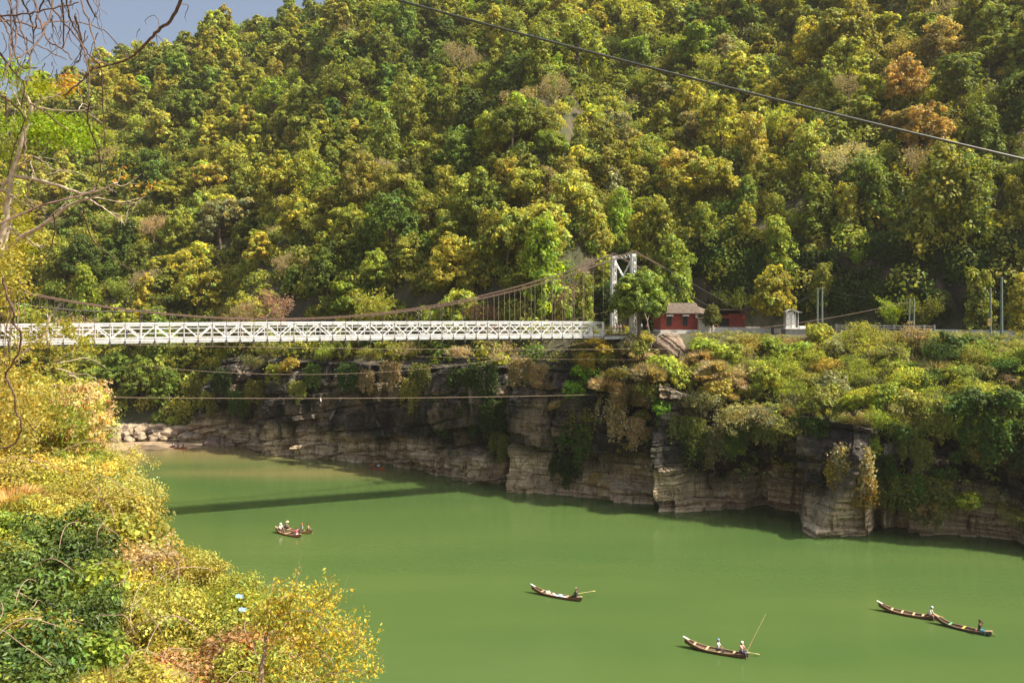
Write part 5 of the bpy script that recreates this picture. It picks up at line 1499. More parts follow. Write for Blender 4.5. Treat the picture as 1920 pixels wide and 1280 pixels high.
# those along the rim and on the face, read off the photograph
for px, py, kd, tn_, sc in ((1095, 705, 'leafy', 'bright green', 1.5), (1080, 740, 'leafy', 'bright green', 1.1), (1098, 770, 'hanging', 'olive', 1.3), (1240, 775, 'leafy', 'bright green', .95), (1250, 800, 'leafy', 'bright green', .6),
        (825, 752, 'leafy', 'deep green', 1.25), (830, 790, 'hanging', 'deep green', .8), (905, 690, 'hanging', 'dark green', 1.5), (905, 740, 'hanging', 'dark green', 1.3), (945, 660, 'twiggy', 'straw-brown', 1.1),
        (1085, 800, 'hanging', 'deep green', 1.6), (1100, 830, 'leafy', 'deep green', 1.0), (1120, 905, 'twiggy', 'golden', .9), (545, 690, 'leafy', 'golden', 1.1), (500, 660, 'airy', 'olive', 1.6), (470, 680, 'airy', 'grey-green', 1.3),
        (560, 720, 'hanging', 'olive', 1.0), (690, 665, 'airy', 'olive', 1.2), (720, 650, 'leafy', 'yellow-green', 1.0), (760, 655, 'twiggy', 'olive', 1.2), (640, 655, 'leafy', 'olive', 1.0), (610, 665, 'airy', 'yellow-green', .9),
        (690, 700, 'hanging', 'straw-brown', 1.1), (790, 690, 'hanging', 'olive', 1.2), (860, 660, 'airy', 'straw-brown', 1.2), (1020, 720, 'dry tufted', 'straw-brown', 1.0), (1010, 690, 'hanging', 'straw-brown', .9),
        (1135, 720, 'dry tufted', 'straw-brown', 1.4), (1150, 755, 'hanging', 'straw-brown', 1.5), (1180, 740, 'dry tufted', 'straw-brown', 1.5), (1185, 790, 'hanging', 'straw-brown', 1.1), (1155, 700, 'airy', 'olive', 1.2),
        (1215, 745, 'airy', 'olive', 1.3), (1215, 700, 'dry tufted', 'straw-brown', 1.4), (1290, 790, 'hanging', 'olive', 1.4), (1320, 760, 'airy', 'grey-green', 1.4), (1330, 810, 'hanging', 'grey-green', 1.3), (1370, 800, 'airy', 'grey-green', 1.5),
        (1385, 790, 'hanging', 'deep green', 1.0), (1430, 775, 'airy', 'grey-green', 1.5), (1440, 785, 'hanging', 'olive', 1.1), (1480, 800, 'airy', 'olive', 1.4), (1505, 790, 'hanging', 'deep green', 1.0), (1530, 800, 'leafy', 'deep green', 1.2),
        (1550, 770, 'leafy', 'olive', 1.3), (1535, 810, 'leafy', 'deep green', .8), (1600, 760, 'leafy', 'yellow-green', 1.3), (1620, 745, 'airy', 'yellow-green', 1.3), (1660, 750, 'leafy', 'yellow-green', 1.2), (1700, 760, 'leafy', 'olive', 1.1),
        (1745, 760, 'hanging', 'olive', 1.3), (1790, 770, 'leafy', 'deep green', 1.3), (1830, 760, 'leafy', 'deep green', 1.4), (1850, 790, 'hanging', 'deep green', 1.5), (1880, 760, 'leafy', 'deep green', 1.3), (1905, 800, 'hanging', 'dark green', 1.5),
        (1870, 815, 'leafy', 'olive', .8), (1580, 870, 'hanging', 'golden', 1.0), (1600, 850, 'hanging', 'straw-brown', 1.5), (1612, 900, 'hanging', 'golden', 1.1), (1590, 900, 'hanging', 'straw-brown', 1.0), (1720, 830, 'hanging', 'olive', 1.0),
        (1700, 900, 'hanging', 'deep green', 1.3), (1740, 905, 'hanging', 'olive', 1.5), (1660, 900, 'hanging', 'olive', 1.1), (1780, 900, 'leafy', 'deep green', .9), (1690, 925, 'leafy', 'olive', .9), (1740, 935, 'leafy', 'deep green', .9),
        (1650, 860, 'hanging', 'dark green', 1.0), (1800, 860, 'leafy', 'deep green', .7), (1300, 815, 'hanging', 'dark green', 1.1), (1345, 830, 'leafy', 'deep green', .7), (1370, 810, 'hanging', 'deep green', 1.0),
        (1340, 690, 'dry tufted', 'straw-brown', 1.1), (1130, 655, 'leafy', 'golden', .9), (1115, 640, 'airy', 'golden', .9), (1100, 668, 'hanging', 'golden', .8), (1205, 660, 'leafy', 'olive', .8), (1212, 640, 'leafy', 'golden', .6)):
    p = ray_bank(px, py, (-2.6 if 1555 < px < 1640 and py > 840 else .1) if kd == 'hanging' else .6)
    bl.append([kd, tn_, p.x, p.y, p.z - (0 if kd == 'hanging' else .8 * sc), px, py, sc])
def zone(px, py):
    a = ('beneath the bridge' if px < 960 else 'under the landing' if px < 1200 else 'under the red buildings' if px < 1420 else 'under the kiosk' if px < 1560 else 'above the rock prow' if px < 1680 and py < 800 else 'on the rock prow' if px < 1640
         else 'under the white fence' if px < 1780 else 'under the rightmost poles')
    b = 'along the rim' if py < 665 else 'high' if py < 725 else 'halfway' if py < 800 else 'low'
    return b + ' ' + a
cells = {}
for i, b in enumerate(bl): cells.setdefault((b[0], b[1], zone(b[5], b[6])), []).append(i)
ORD2 = ['leftmost', 'second', 'third', 'fourth', 'fifth', 'sixth', 'seventh', 'eighth', 'ninth', 'tenth', 'eleventh', 'twelfth']
for (k, t_, zn), L_ in cells.items():
    L_.sort(key=lambda i: bl[i][5])
    for j, i in enumerate(L_):
        pre = '' if len(L_) == 1 else (ORD2[0] + ' of the ' if j == 0 else ORD2[j] + ' of the ') + ['', '', 'two', 'three', 'four', 'five', 'six', 'seven', 'eight', 'nine', 'ten', 'eleven', 'twelve'][min(12, len(L_))] + ' '
        kk, tt, X_, Y_, Z_, U_, V_, sc = bl[i]
        hangs = kk == 'hanging'
        noun = 'creeper' if hangs else 'bush'
        kw = '' if hangs else kk + ' '
        lb = f'{pre}{tt} {kw}{noun}{"s" if len(L_) > 1 else ""} {zn}'.replace('under the red buildings', 'under red buildings')
        g = (.0)
        rz = math.radians(rng.uniform(-25, 25)) + math.atan2(.36, .93) * -1 if hangs else rng.uniform(0, 6.28)
        if hangs: rz = math.radians(-38 + rng.uniform(-15, 15))
        put_tree(random.choice(CB[kk]), 'hanging_creeper' if hangs else 'bush', (X_, Y_, Z_), sc, rz, jcol(CC[tt]), lb, 'creeper' if hangs else 'bush', 'scrub growing over the right cliff', parts=('stem', 'foliage'), sz=1.0 if hangs else rng.uniform(.6, 1.25), tilt=(0, 0) if hangs else (rng.uniform(-.3, .3), rng.uniform(-.3, .3)))
print('cliff scrub', len(bl))
# creepers down the dark cliff below the bridge
rng = np.random.default_rng(80); random.seed(80)
for j, (px, py, tt, sc) in enumerate(((480, 720, 'olive', 1.3), (515, 690, 'yellow-green', 1.2), (590, 690, 'deep green', 1.2), (655, 690, 'dark green', 1.3), (735, 685, 'straw-brown', 1.2), (775, 720, 'olive', 1.3), (870, 700, 'dark green', 1.5),
        (885, 760, 'deep green', 1.3), (930, 760, 'dark green', 1.5), (940, 820, 'olive', 1.1), (1060, 860, 'dark green', 1.2), (980, 680, 'straw-brown', 1.3), (450, 740, 'deep green', 1.4), (420, 700, 'dark green', 1.5), (395, 740, 'olive', 1.3))):
    p = ray_bank(px, py, .1)
    put_tree(random.choice(CB['hanging']), 'cliff_creeper', p, sc, math.radians(-38 + rng.uniform(-12, 12)), jcol(CC[tt]), f'{tt} creeper down the dark cliff below the bridge, {NO[j]} listed from the tower side' if False else
             f'{tt} creeper down the dark cliff, {["just under the deck", "partway down", "low on the face"][0 if py < 695 else 1 if py < 755 else 2]}, {NO[sorted([480,515,590,655,735,775,870,885,930,940,1060,980,450,420,395]).index(px)]} from left',
             'creeper', 'creepers on the dark cliff', parts=('stem', 'foliage'))
# creepers covering the shaded rock wall behind the road
rng = np.random.default_rng(79); random.seed(79)
wl_ = []
for k in range(64):
    X_ = 14 + 84 * (k + rng.random()) / 64; wS = np.interp(X_, [5, 14, 24, 40], [18, 22, 36, 38]) + rng.uniform(2.5, 9)
    ys2 = np.arange(60, 230, .4); Y_ = ys2[np.argmin(np.abs(bank_s(np.full(ys2.shape, X_), ys2) - wS))]
    U_ = 960 + F * X_ / Y_
    if U_ > 1960: continue
    wl_.append((U_, X_, Y_))
wl_.sort()
for j, (U_, X_, Y_) in enumerate(wl_):
    Z_ = float(height(X_, Y_)); tt = random.choice(['dark green', 'dark green', 'deep green', 'olive'])
    put_tree(random.choice(CB['hanging']), 'wall_creeper', (X_, Y_ - .6, Z_ + .6), rng.uniform(1.3, 2.4), math.radians(-32), jcol(CC[tt]),
             f'{tt} creeper on the shaded wall behind the road, {NO[j]} from left', 'creeper', 'creepers on the shaded road wall', parts=('stem', 'foliage'))
# low ground cover between them: one mass
gc = MB()
xs_, ys_ = rng.uniform(3, 86, 9000), rng.uniform(82, 152, 9000)
ss_ = bank_s(xs_, ys_); lim = np.interp(xs_, [8, 22, 45, 70], [9, 14, 24, 26]); ok = (ss_ > .6) & (ss_ < lim)
ok &= ~((xs_ > 18) & (xs_ < 28) & (ss_ > 7) & (ss_ < 13)) & ~((xs_ < 50) & (ss_ > lim - 3))
xs_, ys_ = xs_[ok], ys_[ok]; zz_ = height(xs_, ys_)
for X_, Y_, Z_ in zip(xs_, ys_, zz_):
    n_ = 40; d = rdir(n_, .6); r = rng.uniform(.3, 1.0)
    pcol = CC[random.choice(['olive', 'yellow-green', 'deep green', 'straw-brown', 'grey-green', 'yellow-green'])]
    leaves(gc, np.array([X_, Y_, Z_]) + d * r, d + rng.normal(size=(n_, 3)) * .4, .14, .5, tints(n_) * np.array(jcol(pcol)))
o = gc.build('undergrowth', M_LEAF, tint=True); prop(o, 'tangled low green and straw undergrowth covering the cliff top slope', 'undergrowth', kind='stuff')

# the separate trees by the road and cliff
LOWL = .46
TT = mk_proto('t', *proto_round(7.4, 3.9, 17, 700, 1.25, .20, .75))
TY = mk_proto('t', *proto_round(6.6, 3.6, 14, 701, 1.25, .19, .9))
rng = np.random.default_rng(78); random.seed(78)
put_tree(TT, 'roadside_tree', at(1198, 128.0, 24.2), 1.14, 1.0, (.21, .29, .05), 'round green tree standing in front of the steel tower legs', sz=.98)
put_tree(TY, 'roadside_tree', at(1449, 138.5, 24.1), 1.12, .4, (.34, .32, .04), 'yellow-green rounded tree beside the white kiosk', sz=1.12)
put_tree(TT, 'roadside_tree', at(1335, 140, 24.1), .40, 2.4, (.15, .17, .035), 'small sparse yellowish tree in front of the white annex roof', sz=1.35)
for i, (px, py, sc, k_, c_, lb) in enumerate(((925, 625, .62, 0, (.26, .20, .15), 'grey leafless tree drooping over the cliff under the deck'), (905, 600, .75, 1, (.30, .16, .11), 'reddish bare thicket tree beside the hangers left of the tower'),
        (500, 596, 1.05, 0, (.40, .25, .18), 'pinkish bare spreading tree above the bridge left of the rock face'), (1060, 590, .8, 1, (.34, .24, .15), 'pale twiggy tree on the bank just left of the tower'),
        (455, 600, .8, 1, (.30, .24, .12), 'straw coloured twiggy tree left of the pinkish bare tree'))):
    Y_ = 150 if px > 850 else 168
    if i == 0: Y_ = 136
    p = P(px, py, Y_)
    g_ = float(height(p.x, p.y))
    put_tree(KINDW['bare twiggy'][k_], 'bare_tree', (p.x, p.y, max(g_, p.z - 3) - .5), sc, i, c_, lb, parts=('trunk', 'crown'))
# ------------------------------------------------------------ the near bank: shrubs, grass, trees, dangling vines
NB = {'leafy': [mk_proto('n', *bush_proto(.8, .95, 800 + i, 7, 16, 40, .030, .25, .46, .55, .30)) for i in range(3)],
      'glossy': [mk_proto('n', *bush_proto(.8, 1.0, 810 + i, 8, 16, 24, .050, 0, .50, .46, .26), leafm=M_GLOSS) for i in range(2)],
      'broad-leaved': [mk_proto('n', *bush_proto(.8, .95, 860 + i, 7, 11, 16, .058, .2, .6, .72, .28)) for i in range(2)],
      'vine-tangled': [mk_proto('n', *bush_proto(.9, .9, 820 + i, 8, 14, 34, .034, 1.3, .55, .7, .34)) for i in range(2)],
      'dry': [mk_proto('n', *grass_tuft(.9, .8, 830 + i, 5200, wk=.009), bark=M_DRYTWIG) for i in range(2)],
      'twiggy': [mk_proto('n', *twig_bush(.9, 1.1, 840 + i, 9, .032, 4, 6), bark=M_DRYTWIG) for i in range(2)],
      'sapling': [mk_proto('n', *proto_round(3.4, 1.5, 8, 850 + i, .95, .062, .9, .3)) for i in range(2)] + [mk_proto('n', *proto_bare(3.4, 1.9, 855, depth=4))]}
rng = np.random.default_rng(91); random.seed(91)
NC = {'yellow-green': (.30, .30, .05), 'lime': (.23, .29, .04), 'golden': (.38, .32, .07), 'straw': (.50, .38, .18), 'orange-brown': (.36, .22, .10), 'dark green': (.070, .110, .016), 'pale yellow': (.48, .44, .14)}
nl_ = []
def add_near(kd, tn_, x_, y_, sc, dz=0.0):
    z_ = float(near_h(np.array([x_]), np.array([y_]))[0][0]) + dz
    nl_.append([kd, tn_, x_, y_, z_ - .08 * sc, 960 + F * x_ / y_, HOR - (z_ + .5 * sc - CZ) / y_ * F, sc])
gy = 5.2
while gy < 66:
    st = .62 + gy * .048
    gx = -gy * .66
    while gx < 4:
        x_, y_ = gx + rng.uniform(-.3, .3) * st, gy + rng.uniform(-.35, .35) * st
        zz, dd = near_h(np.array([x_]), np.array([y_])); zz, dd = float(zz[0]), float(dd[0])
        u_ = 960 + F * x_ / y_; v_ = HOR - (zz + .5 - CZ) / y_ * F
        if dd > -.7 and dd < 26 and u_ > -60 and v_ < 1380 and v_ > 640 and math.hypot(x_, y_) > 5.4:
            q = rng.random(); w = float(fbm(x_ / 3.5, y_ / 3.5, 0, 2, 55))
            dark = u_ < 195 and v_ > 1000 and (v_ - 960) > (u_ - 40) * .6
            if rng.random() < .09: kd, tn_ = 'broad-leaved', random.choice(['lime', 'yellow-green', 'lime'])
            elif dark: kd, tn_ = ('glossy', 'dark green') if q < .86 else ('leafy', 'yellow-green')
            elif q < .30: kd, tn_ = 'leafy', ('yellow-green' if w > -.1 else 'lime')
            elif q < .52: kd, tn_ = 'vine-tangled', ('golden' if w > .25 else 'yellow-green')
            elif q < .66: kd, tn_ = 'dry', 'straw'
            elif q < .74: kd, tn_ = 'vine-tangled', 'straw'
            elif q < .77: kd, tn_ = 'vine-tangled', 'orange-brown'
            elif q < .88: kd, tn_ = 'leafy', 'golden'
            else: kd, tn_ = 'twiggy', 'pale yellow'
            sc = (.52 + gy * .036) * rng.uniform(.8, 1.2)
            if dd < .6: sc *= .8
            add_near(kd, tn_, x_, y_, sc)
        gx += st
    gy += st * .95
# saplings filling the left side in front of the bridge's end
for k in range(34):
    y_ = rng.uniform(36, 66); px = rng.uniform(-60, 130) if k % 3 else rng.uniform(110, 165)
    x_ = (px - 960) / F * y_; top = 680 + rng.uniform(0, 60) if px > 90 else 668 + rng.uniform(0, 60)
    z_ = float(near_h(np.array([x_]), np.array([y_]))[0][0]); ht = CZ - (top - HOR) / F * y_ - z_
    if ht < 1: continue
    nl_.append(['sapling', random.choice(['yellow-green', 'yellow-green', 'lime', 'pale yellow', 'straw', 'straw']), x_, y_, z_, px, top, ht / 4.5])
print('near shrubs', len(nl_))
def nzone(u_, v_):
    a = 'at the far left edge' if u_ < 110 else 'on the left' if u_ < 270 else 'on the near slope' if u_ < 430 else 'near the slope edge' if u_ < 580 else 'at the sparse tip'
    b = 'below the bridge end' if v_ < 760 else 'high up' if v_ < 860 else 'partway down' if v_ < 990 else 'low down' if v_ < 1130 else 'at the bottom'
    return b + ' ' + a
cells = {}
for i, b in enumerate(nl_): cells.setdefault((b[0], b[1], nzone(b[5], b[6])), []).append(i)
for (k, t_, zn), L_ in cells.items():
    L_.sort(key=lambda i: nl_[i][5])
    for j, i in enumerate(L_):
        n_ = len(L_)
        pre = '' if n_ == 1 else (ORD2[0] + ' of ' if j == 0 else ORD2[min(j, 11)] + ' of ') + ['', '', 'two', 'three', 'four', 'five', 'six', 'seven', 'eight', 'nine', 'ten', 'eleven', 'twelve'][min(12, n_)] + ' '
        kk, tt, X_, Y_, Z_, U_, V_, sc = nl_[i]
        noun = 'grass tuft' if kk == 'dry' else 'sapling' if kk == 'sapling' else 'shrub'
        kw = '' if kk == 'sapling' else kk + ' '
        lb = f'{pre}{tt} {kw}{noun}{"s" if n_ > 1 else ""} {zn}'
        nm = {'dry': 'grass_tuft', 'sapling': 'sapling'}.get(kk, 'shrub')
        put_tree(random.choice(NB[kk]), nm, (X_, Y_, Z_), sc, rng.uniform(0, 6.28), jcol(NC[tt], .12), lb, noun.split()[-1] if kk != 'dry' else 'grass tuft',
                 {'dry': 'dry grass tufts on the near slope', 'sapling': 'young trees on the left bank'}.get(kk, 'shrubs on the near slope'), parts=('stem', 'foliage'))
# creeping cover close to the soil
gc = MB()
for k in range(5200):
    y_ = 5 + 45 * rng.random() ** 1.5; x_ = rng.uniform(-.66 * y_, .05 * y_)
    zz, dd = near_h(np.array([x_]), np.array([y_]))
    if not (-1.5 < dd[0] < 24) or math.hypot(x_, y_) < 4.5: continue
    n_ = 16; d = rdir(n_, .8); r = .16 + .007 * y_
    col = NC[random.choice(['straw', 'straw', 'golden', 'yellow-green', 'orange-brown', 'lime'])]
    leaves(gc, np.array([x_, y_, zz[0] + .03]) + d * r, d + rng.normal(size=(n_, 3)) * .5, .026 + .0011 * y_, .5, tints(n_, .3, .15) * np.array(jcol(col)))
for k in range(5200):
    y_ = rng.uniform(2, 75); x_ = rng.uniform(-34, 14)
    zz, dd = near_h(np.array([x_]), np.array([y_]))
    if not (-19 < dd[0] < -1.5) or zz[0] < .6 or math.hypot(x_, y_) < 5: continue
    n_ = 30; d = rdir(n_, .8); r = rng.uniform(.25, .6)
    col = NC[random.choice(['straw', 'yellow-green', 'lime', 'golden', 'dark green'])]
    leaves(gc, np.array([x_, y_, zz[0] + .02]) + d * r, d + rng.normal(size=(n_, 3)) * .5, .11, .5, tints(n_, .3, .15) * np.array(jcol(col)))
o = gc.build('ground_creeper', M_LEAF, tint=True); prop(o, 'mat of dry yellow creepers and leaf litter covering the near slope', 'creeper', kind='stuff')

# arching dry vine stems over the shrubs
m = MB()
for k in range(120):
    y_ = 5.5 + 30 * rng.random() ** 1.4; x_ = rng.uniform(-.62 * y_, -.10 * y_)
    zz, dd = near_h(np.array([x_]), np.array([y_]))
    if not (1.1 < dd[0] < 20): continue
    a_ = rng.uniform(0, 6.28); L_ = rng.uniform(.4, 1.5) * (.7 + y_ / 25); h0 = (.55 + .03 * y_) * rng.uniform(.9, 1.5)
    pts = []
    for i in range(17):
        t = i / 16
        pts.append((x_ + math.cos(a_) * L_ * (t - .5) + .05 * math.sin(7 * t + k), y_ + math.sin(a_) * L_ * (t - .5), float(zz[0]) + h0 + .25 * L_ * math.sin(math.pi * t) + .03 * math.sin(11 * t + k) - .3))
    m.tube(pts, [.0035 + .00028 * y_] * 13 + [.003 + .0002 * y_, .002 + .0002 * y_, .002, .001], 4)
prop(m.build('vine_tangle', M_DRYTWIG), 'pale dry vine stems arching in a tangle over the near shrubs', 'vine', kind='stuff')
# pale bare tree at the left with sparse green sprays
def traced(mb, pts, Y, r0, r1, dY=0.0, n=6, sub=4, wob=.0):
    """a limb through points read off the photograph, given real depth"""
    C_ = [P(px, py, Y + dY * i / max(1, len(pts) - 1)) for i, (px, py) in enumerate(pts)]
    out = []
    for i in range(len(C_) - 1):
        p0 = C_[max(i - 1, 0)]; p1 = C_[i]; p2 = C_[i + 1]; p3 = C_[min(i + 2, len(C_) - 1)]
        for k in range(sub):
            t = k / sub
            q = .5 * ((2 * p1) + (p2 - p0) * t + (2 * p0 - 5 * p1 + 4 * p2 - p3) * t * t + (3 * p1 - p0 - 3 * p2 + p3) * t ** 3)
            if wob: q = q + Vector((random.gauss(0, wob), random.gauss(0, wob), random.gauss(0, wob)))
            out.append(q)
    out.append(C_[-1])
    mb.tube(out, [r0 + (r1 - r0) * i / (len(out) - 1) for i in range(len(out))], n)
    return out
TB = empty('bare_tree', P(15, 830, 20), 0, 'tall pale bare tree with crooked branches and sparse lime leaves at the left edge', 'tree')
def tput(mb, name, m, parent=None, **k):
    o = mb.build(name, m, **k); o.parent = parent or TB; o.matrix_parent_inverse = Matrix.Translation(-Vector(TB.location)); return o
m = MB(); traced(m, [(-80, 900), (-60, 740), (-34, 620), (-6, 490), (12, 405), (22, 330), (50, 235), (58, 200), (45, 172)], 20, .10, .03, -1, 9, 5, .012); tput(m, 'trunk', M_PALE, smooth=True)
BR = [([(2, 480), (40, 445), (85, 420), (130, 385), (165, 372), (200, 362), (216, 345)], .055, .012), ([(20, 330), (60, 335), (110, 348), (160, 362), (215, 345), (213, 342)], .05, .01),
      ([(58, 205), (75, 190), (115, 175), (140, 160)], .03, .008), ([(60, 215), (75, 203), (110, 208), (150, 207), (185, 197)], .028, .006), ([(148, 206), (155, 195), (165, 200)], .012, .005),
      ([(165, 372), (185, 385), (215, 405), (232, 418), (240, 410)], .02, .006), ([(160, 372), (190, 372), (230, 378), (275, 368)], .016, .004), ([(20, 330), (5, 350), (-10, 380)], .04, .02),
      ([(25, 325), (45, 305), (60, 293), (85, 305), (100, 318), (140, 325)], .022, .006), ([(15, 400), (20, 375), (35, 365)], .025, .01), ([(58, 293), (58, 310), (66, 328)], .015, .006),
      ([(85, 345), (100, 330), (120, 318), (142, 322)], .018, .006), ([(60, 235), (40, 200), (22, 165), (20, 150)], .02, .006), ([(0, 270), (15, 262), (25, 240), (28, 210)], .015, .005),
      ([(130, 388), (105, 395), (70, 430), (48, 450)], .02, .008), ([(2, 470), (15, 440), (18, 425), (22, 440)], .04, .02)]
for pts, a, b in BR:
    m = MB(); out = traced(m, pts, 19.5, a, b, random.uniform(-1.5, 1), 6, 5, .008)
    for k in range(3):
        j = random.randint(len(out) // 3, len(out) - 2)
        branch(m, out[j], (random.uniform(-.3, 1), random.uniform(-.5, .5), random.uniform(-.3, .8)), random.uniform(.25, .7), b * 1.1, 1, .6, 2, 4, None, .25)
    tput(m, 'branch', M_PALE, smooth=True)
m = MB()
def spray(cx, cy, rx, ry, n, Y, leaf, col, clus=14):
    k = max(1, n // clus)
    c = np.array([tuple(P(cx + rng.normal(0, rx), cy + rng.normal(0, ry), Y + rng.normal(0, .8))) for _ in range(k)])
    p = np.repeat(c, clus, 0) + rng.normal(0, .11, (k * clus, 3)) * np.array([1.5, 1, .6])
    leaves(m, p, rdir(len(p), .9), leaf, .55, tints(len(p)) * np.array(col))
LIME = (.20, .30, .02)
spray(110, 245, 34, 16, 1700, 20, .050, LIME); spray(60, 235, 30, 12, 500, 20, .050, LIME); spray(80, 165, 26, 8, 520, 20, .05, (.24, .28, .02)); spray(20, 130, 20, 12, 500, 20, .05, LIME); spray(115, 168, 8, 6, 160, 20, .05, (.42, .28, .03))
spray(15, 280, 22, 30, 500, 20, .045, (.22, .28, .03)); spray(130, 155, 4, 6, 60, 20, .05, (.5, .22, .04)); spray(222, 330, 4, 8, 40, 20, .045, (.5, .25, .04)); spray(272, 348, 8, 5, 50, 20, .045, (.4, .25, .05)); spray(155, 270, 12, 10, 200, 20, .05, LIME)
tput(m, 'leaves', M_LEAF, tint=True)
# creeper hung column at the left edge
EC = empty('creeper_column', P(20, 830, 26), 0, 'yellow leafy creepers hanging in a column down the left edge trunk', 'creeper')
m = MB()
spray(15, 480, 20, 45, 2600, 26, .062, (.30, .27, .035)); spray(35, 440, 20, 25, 900, 26, .06, (.30, .30, .03)); spray(5, 730, 40, 45, 2400, 27, .062, (.32, .28, .04)); spray(10, 380, 16, 25, 500, 26, .06, (.24, .22, .05)); spray(10, 500, 18, 30, 900, 17.5, .042, (.30, .27, .05)); spray(18, 770, 30, 50, 2400, 17.5, .042, (.34, .28, .06))
o = m.build('leaves', M_LEAF, tint=True); o.parent = EC; o.matrix_parent_inverse = Matrix.Translation(-Vector(EC.location))
m = MB()
for k in range(14):
    px = random.uniform(-10, 45); traced(m, [(px, 400), (px + random.uniform(-8, 8), 520), (px + random.uniform(-8, 8), 640), (px + random.uniform(-12, 12), 780)], 26, .02, .012, 1, 4, 5, .03)
o = m.build('stem', M_DRYTWIG); o.parent = EC; o.matrix_parent_inverse = Matrix.Translation(-Vector(EC.location))
# pale dead snag before the bridge and fan of bare branches below it
SN = empty('dead_snag', P(60, 700, 40), 0, 'pale broken dead branch crossing the left end of the bridge', 'branch')
m = MB(); out = traced(m, [(40, 668), (62, 648), (78, 636), (84, 622), (92, 598), (97, 588)], 40, .11, .05, 0, 7, 5, .01); traced(m, [(92, 600), (88, 588), (91, 582)], 40, .035, .012, 0, 5, 3)
o = m.build('limb', M_PALE, smooth=True); o.parent = SN; o.matrix_parent_inverse = Matrix.Translation(-Vector(SN.location))
m = MB(); spray(120, 614, 10, 8, 260, 40, .085, (.27, .26, .03)); spray(78, 610, 8, 9, 220, 40, .085, (.24, .24, .03)); spray(155, 645, 10, 9, 300, 40, .085, (.27, .27, .03))
spray(60, 640, 30, 12, 420, 40, .08, (.30, .27, .05))
o = m.build('leaves', M_LEAF, tint=True); o.parent = SN; o.matrix_parent_inverse = Matrix.Translation(-Vector(SN.location))
FB = empty('fallen_branches', P(150, 760, 44), 0, 'fan of pale leafless branches below the left end of the bridge', 'branches')
for pts in ([(100, 680), (125, 665), (150, 655), (175, 648)], [(100, 682), (130, 676), (165, 672), (200, 690)], [(128, 700), (160, 702), (185, 712)], [(128, 702), (155, 712), (180, 722)], [(95, 735), (130, 740), (160, 765), (175, 790)],
            [(100, 722), (140, 735), (165, 760)], [(160, 772), (175, 765), (190, 755)], [(105, 690), (135, 700), (170, 735)], [(140, 640), (150, 630), (170, 622), (182, 630)]):
    m = MB(); traced(m, pts, 44, .035, .008, random.uniform(-2, 2), 5, 5, .02); o = m.build('limb', M_PALE, smooth=True); o.parent = FB; o.matrix_parent_inverse = Matrix.Translation(-Vector(FB.location))
# dark leafless vines dangling in front of the sky
HV = empty('hanging_vine', P(60, -60, 7), 0, 'tangle of thin dark leafless vines dangling before the sky at the top left', 'vine')
def hput(mb, e, nm='vine_strand'):
    o = mb.build(nm, M_TWIG, smooth=True); o.parent = e; o.matrix_parent_inverse = Matrix.Translation(-Vector(e.location)); return o
VS = [[(-20, 30), (40, 27), (90, 18), (148, 5)], [(30, -20), (36, 40), (48, 80), (56, 120), (50, 160)], [(-10, 20), (15, 60), (18, 110), (5, 160)], [(60, -20), (75, 40), (90, 75), (120, 95), (135, 112)], [(125, -20), (128, 25), (145, 60), (165, 100), (190, 130), (192, 190), (196, 262)],
      [(150, -20), (156, 15), (168, 45), (180, 90), (190, 115)], [(-10, 38), (40, 42), (70, 53), (90, 42), (130, 40), (170, 48), (205, 65), (238, 110)], [(88, -20), (70, 30), (62, 82)], [(40, 0), (55, 30), (62, 60), (60, 95), (52, 120)],
      [(115, -20), (120, 60), (118, 90), (128, 62)], [(10, -20), (30, 50), (25, 100), (10, 130)], [(0, 100), (30, 140), (45, 160), (40, 200)], [(75, -20), (110, 30), (150, 80), (165, 130), (168, 190)], [(-20, 170), (20, 190), (45, 220), (40, 240), (22, 290), (15, 330)],
      [(20, -20), (22, 60), (35, 120), (70, 128)], [(140, 30), (152, 70), (150, 110), (143, 118)], [(168, 190), (165, 230), (180, 270), (188, 310), (180, 352)], [(-20, 5), (30, 60), (80, 90), (125, 112)], [(160, -10), (175, 25), (182, 33)], [(58, 195), (90, 215), (130, 248)],
      [(185, -20), (187, 10)], [(100, -20), (92, 40), (60, 90), (30, 110)], [(45, 240), (48, 262), (46, 300), (50, 320)], [(12, 180), (12, 228)]]
for i, pts in enumerate(VS):
    m = MB(); traced(m, pts, 7, .0085, .0045, random.uniform(-1.2, 1.8), 5, 6, .004); hput(m, HV)
m = MB()
for k in range(60):
    px, py = random.uniform(-20, 190), random.uniform(-20, 130); l_ = random.uniform(20, 70)
    traced(m, [(px, py), (px + random.uniform(-15, 15), py + l_ * .5), (px + random.uniform(-22, 22), py + l_)], 7, .0045, .002, random.uniform(-.6, .6), 3, 4, .004)
o = hput(m, HV, 'vine_twigs'); o['kind'] = 'stuff'
DB = empty('dark_branch', P(345, -10, 9), 0, 'long dark bare branch reaching diagonally down from the top edge', 'branch')
m = MB(); out = traced(m, [(352, -30), (338, 8), (318, 40), (292, 62), (265, 90), (240, 110), (205, 122), (175, 130), (150, 155), (120, 178)], 9, .020, .008, 1.5, 7, 5, .006); hput(m, DB, 'limb')
m = MB()
for pts in ([(338, 8), (352, 10), (350, 22), (346, 32), (350, 40)], [(292, 62), (298, 42), (288, 28), (272, 38), (275, 47)], [(265, 90), (280, 105), (290, 118)], [(292, 64), (305, 78), (312, 100)], [(205, 122), (190, 118), (175, 128)], [(160, 140), (165, 160), (170, 190)], [(240, 110), (232, 96), (215, 80)], [(262, 55), (258, 60), (256, 70)], [(293, 62), (294, 90)]):
    traced(m, pts, 9.6, .005, .002, .3, 4, 5, .003)
hput(m, DB, 'side_twig')
LB = empty('dark_branch', P(0, 420, 9), 0, 'dark curved branch crossing the pale tree and drooping toward the bridge', 'branch')
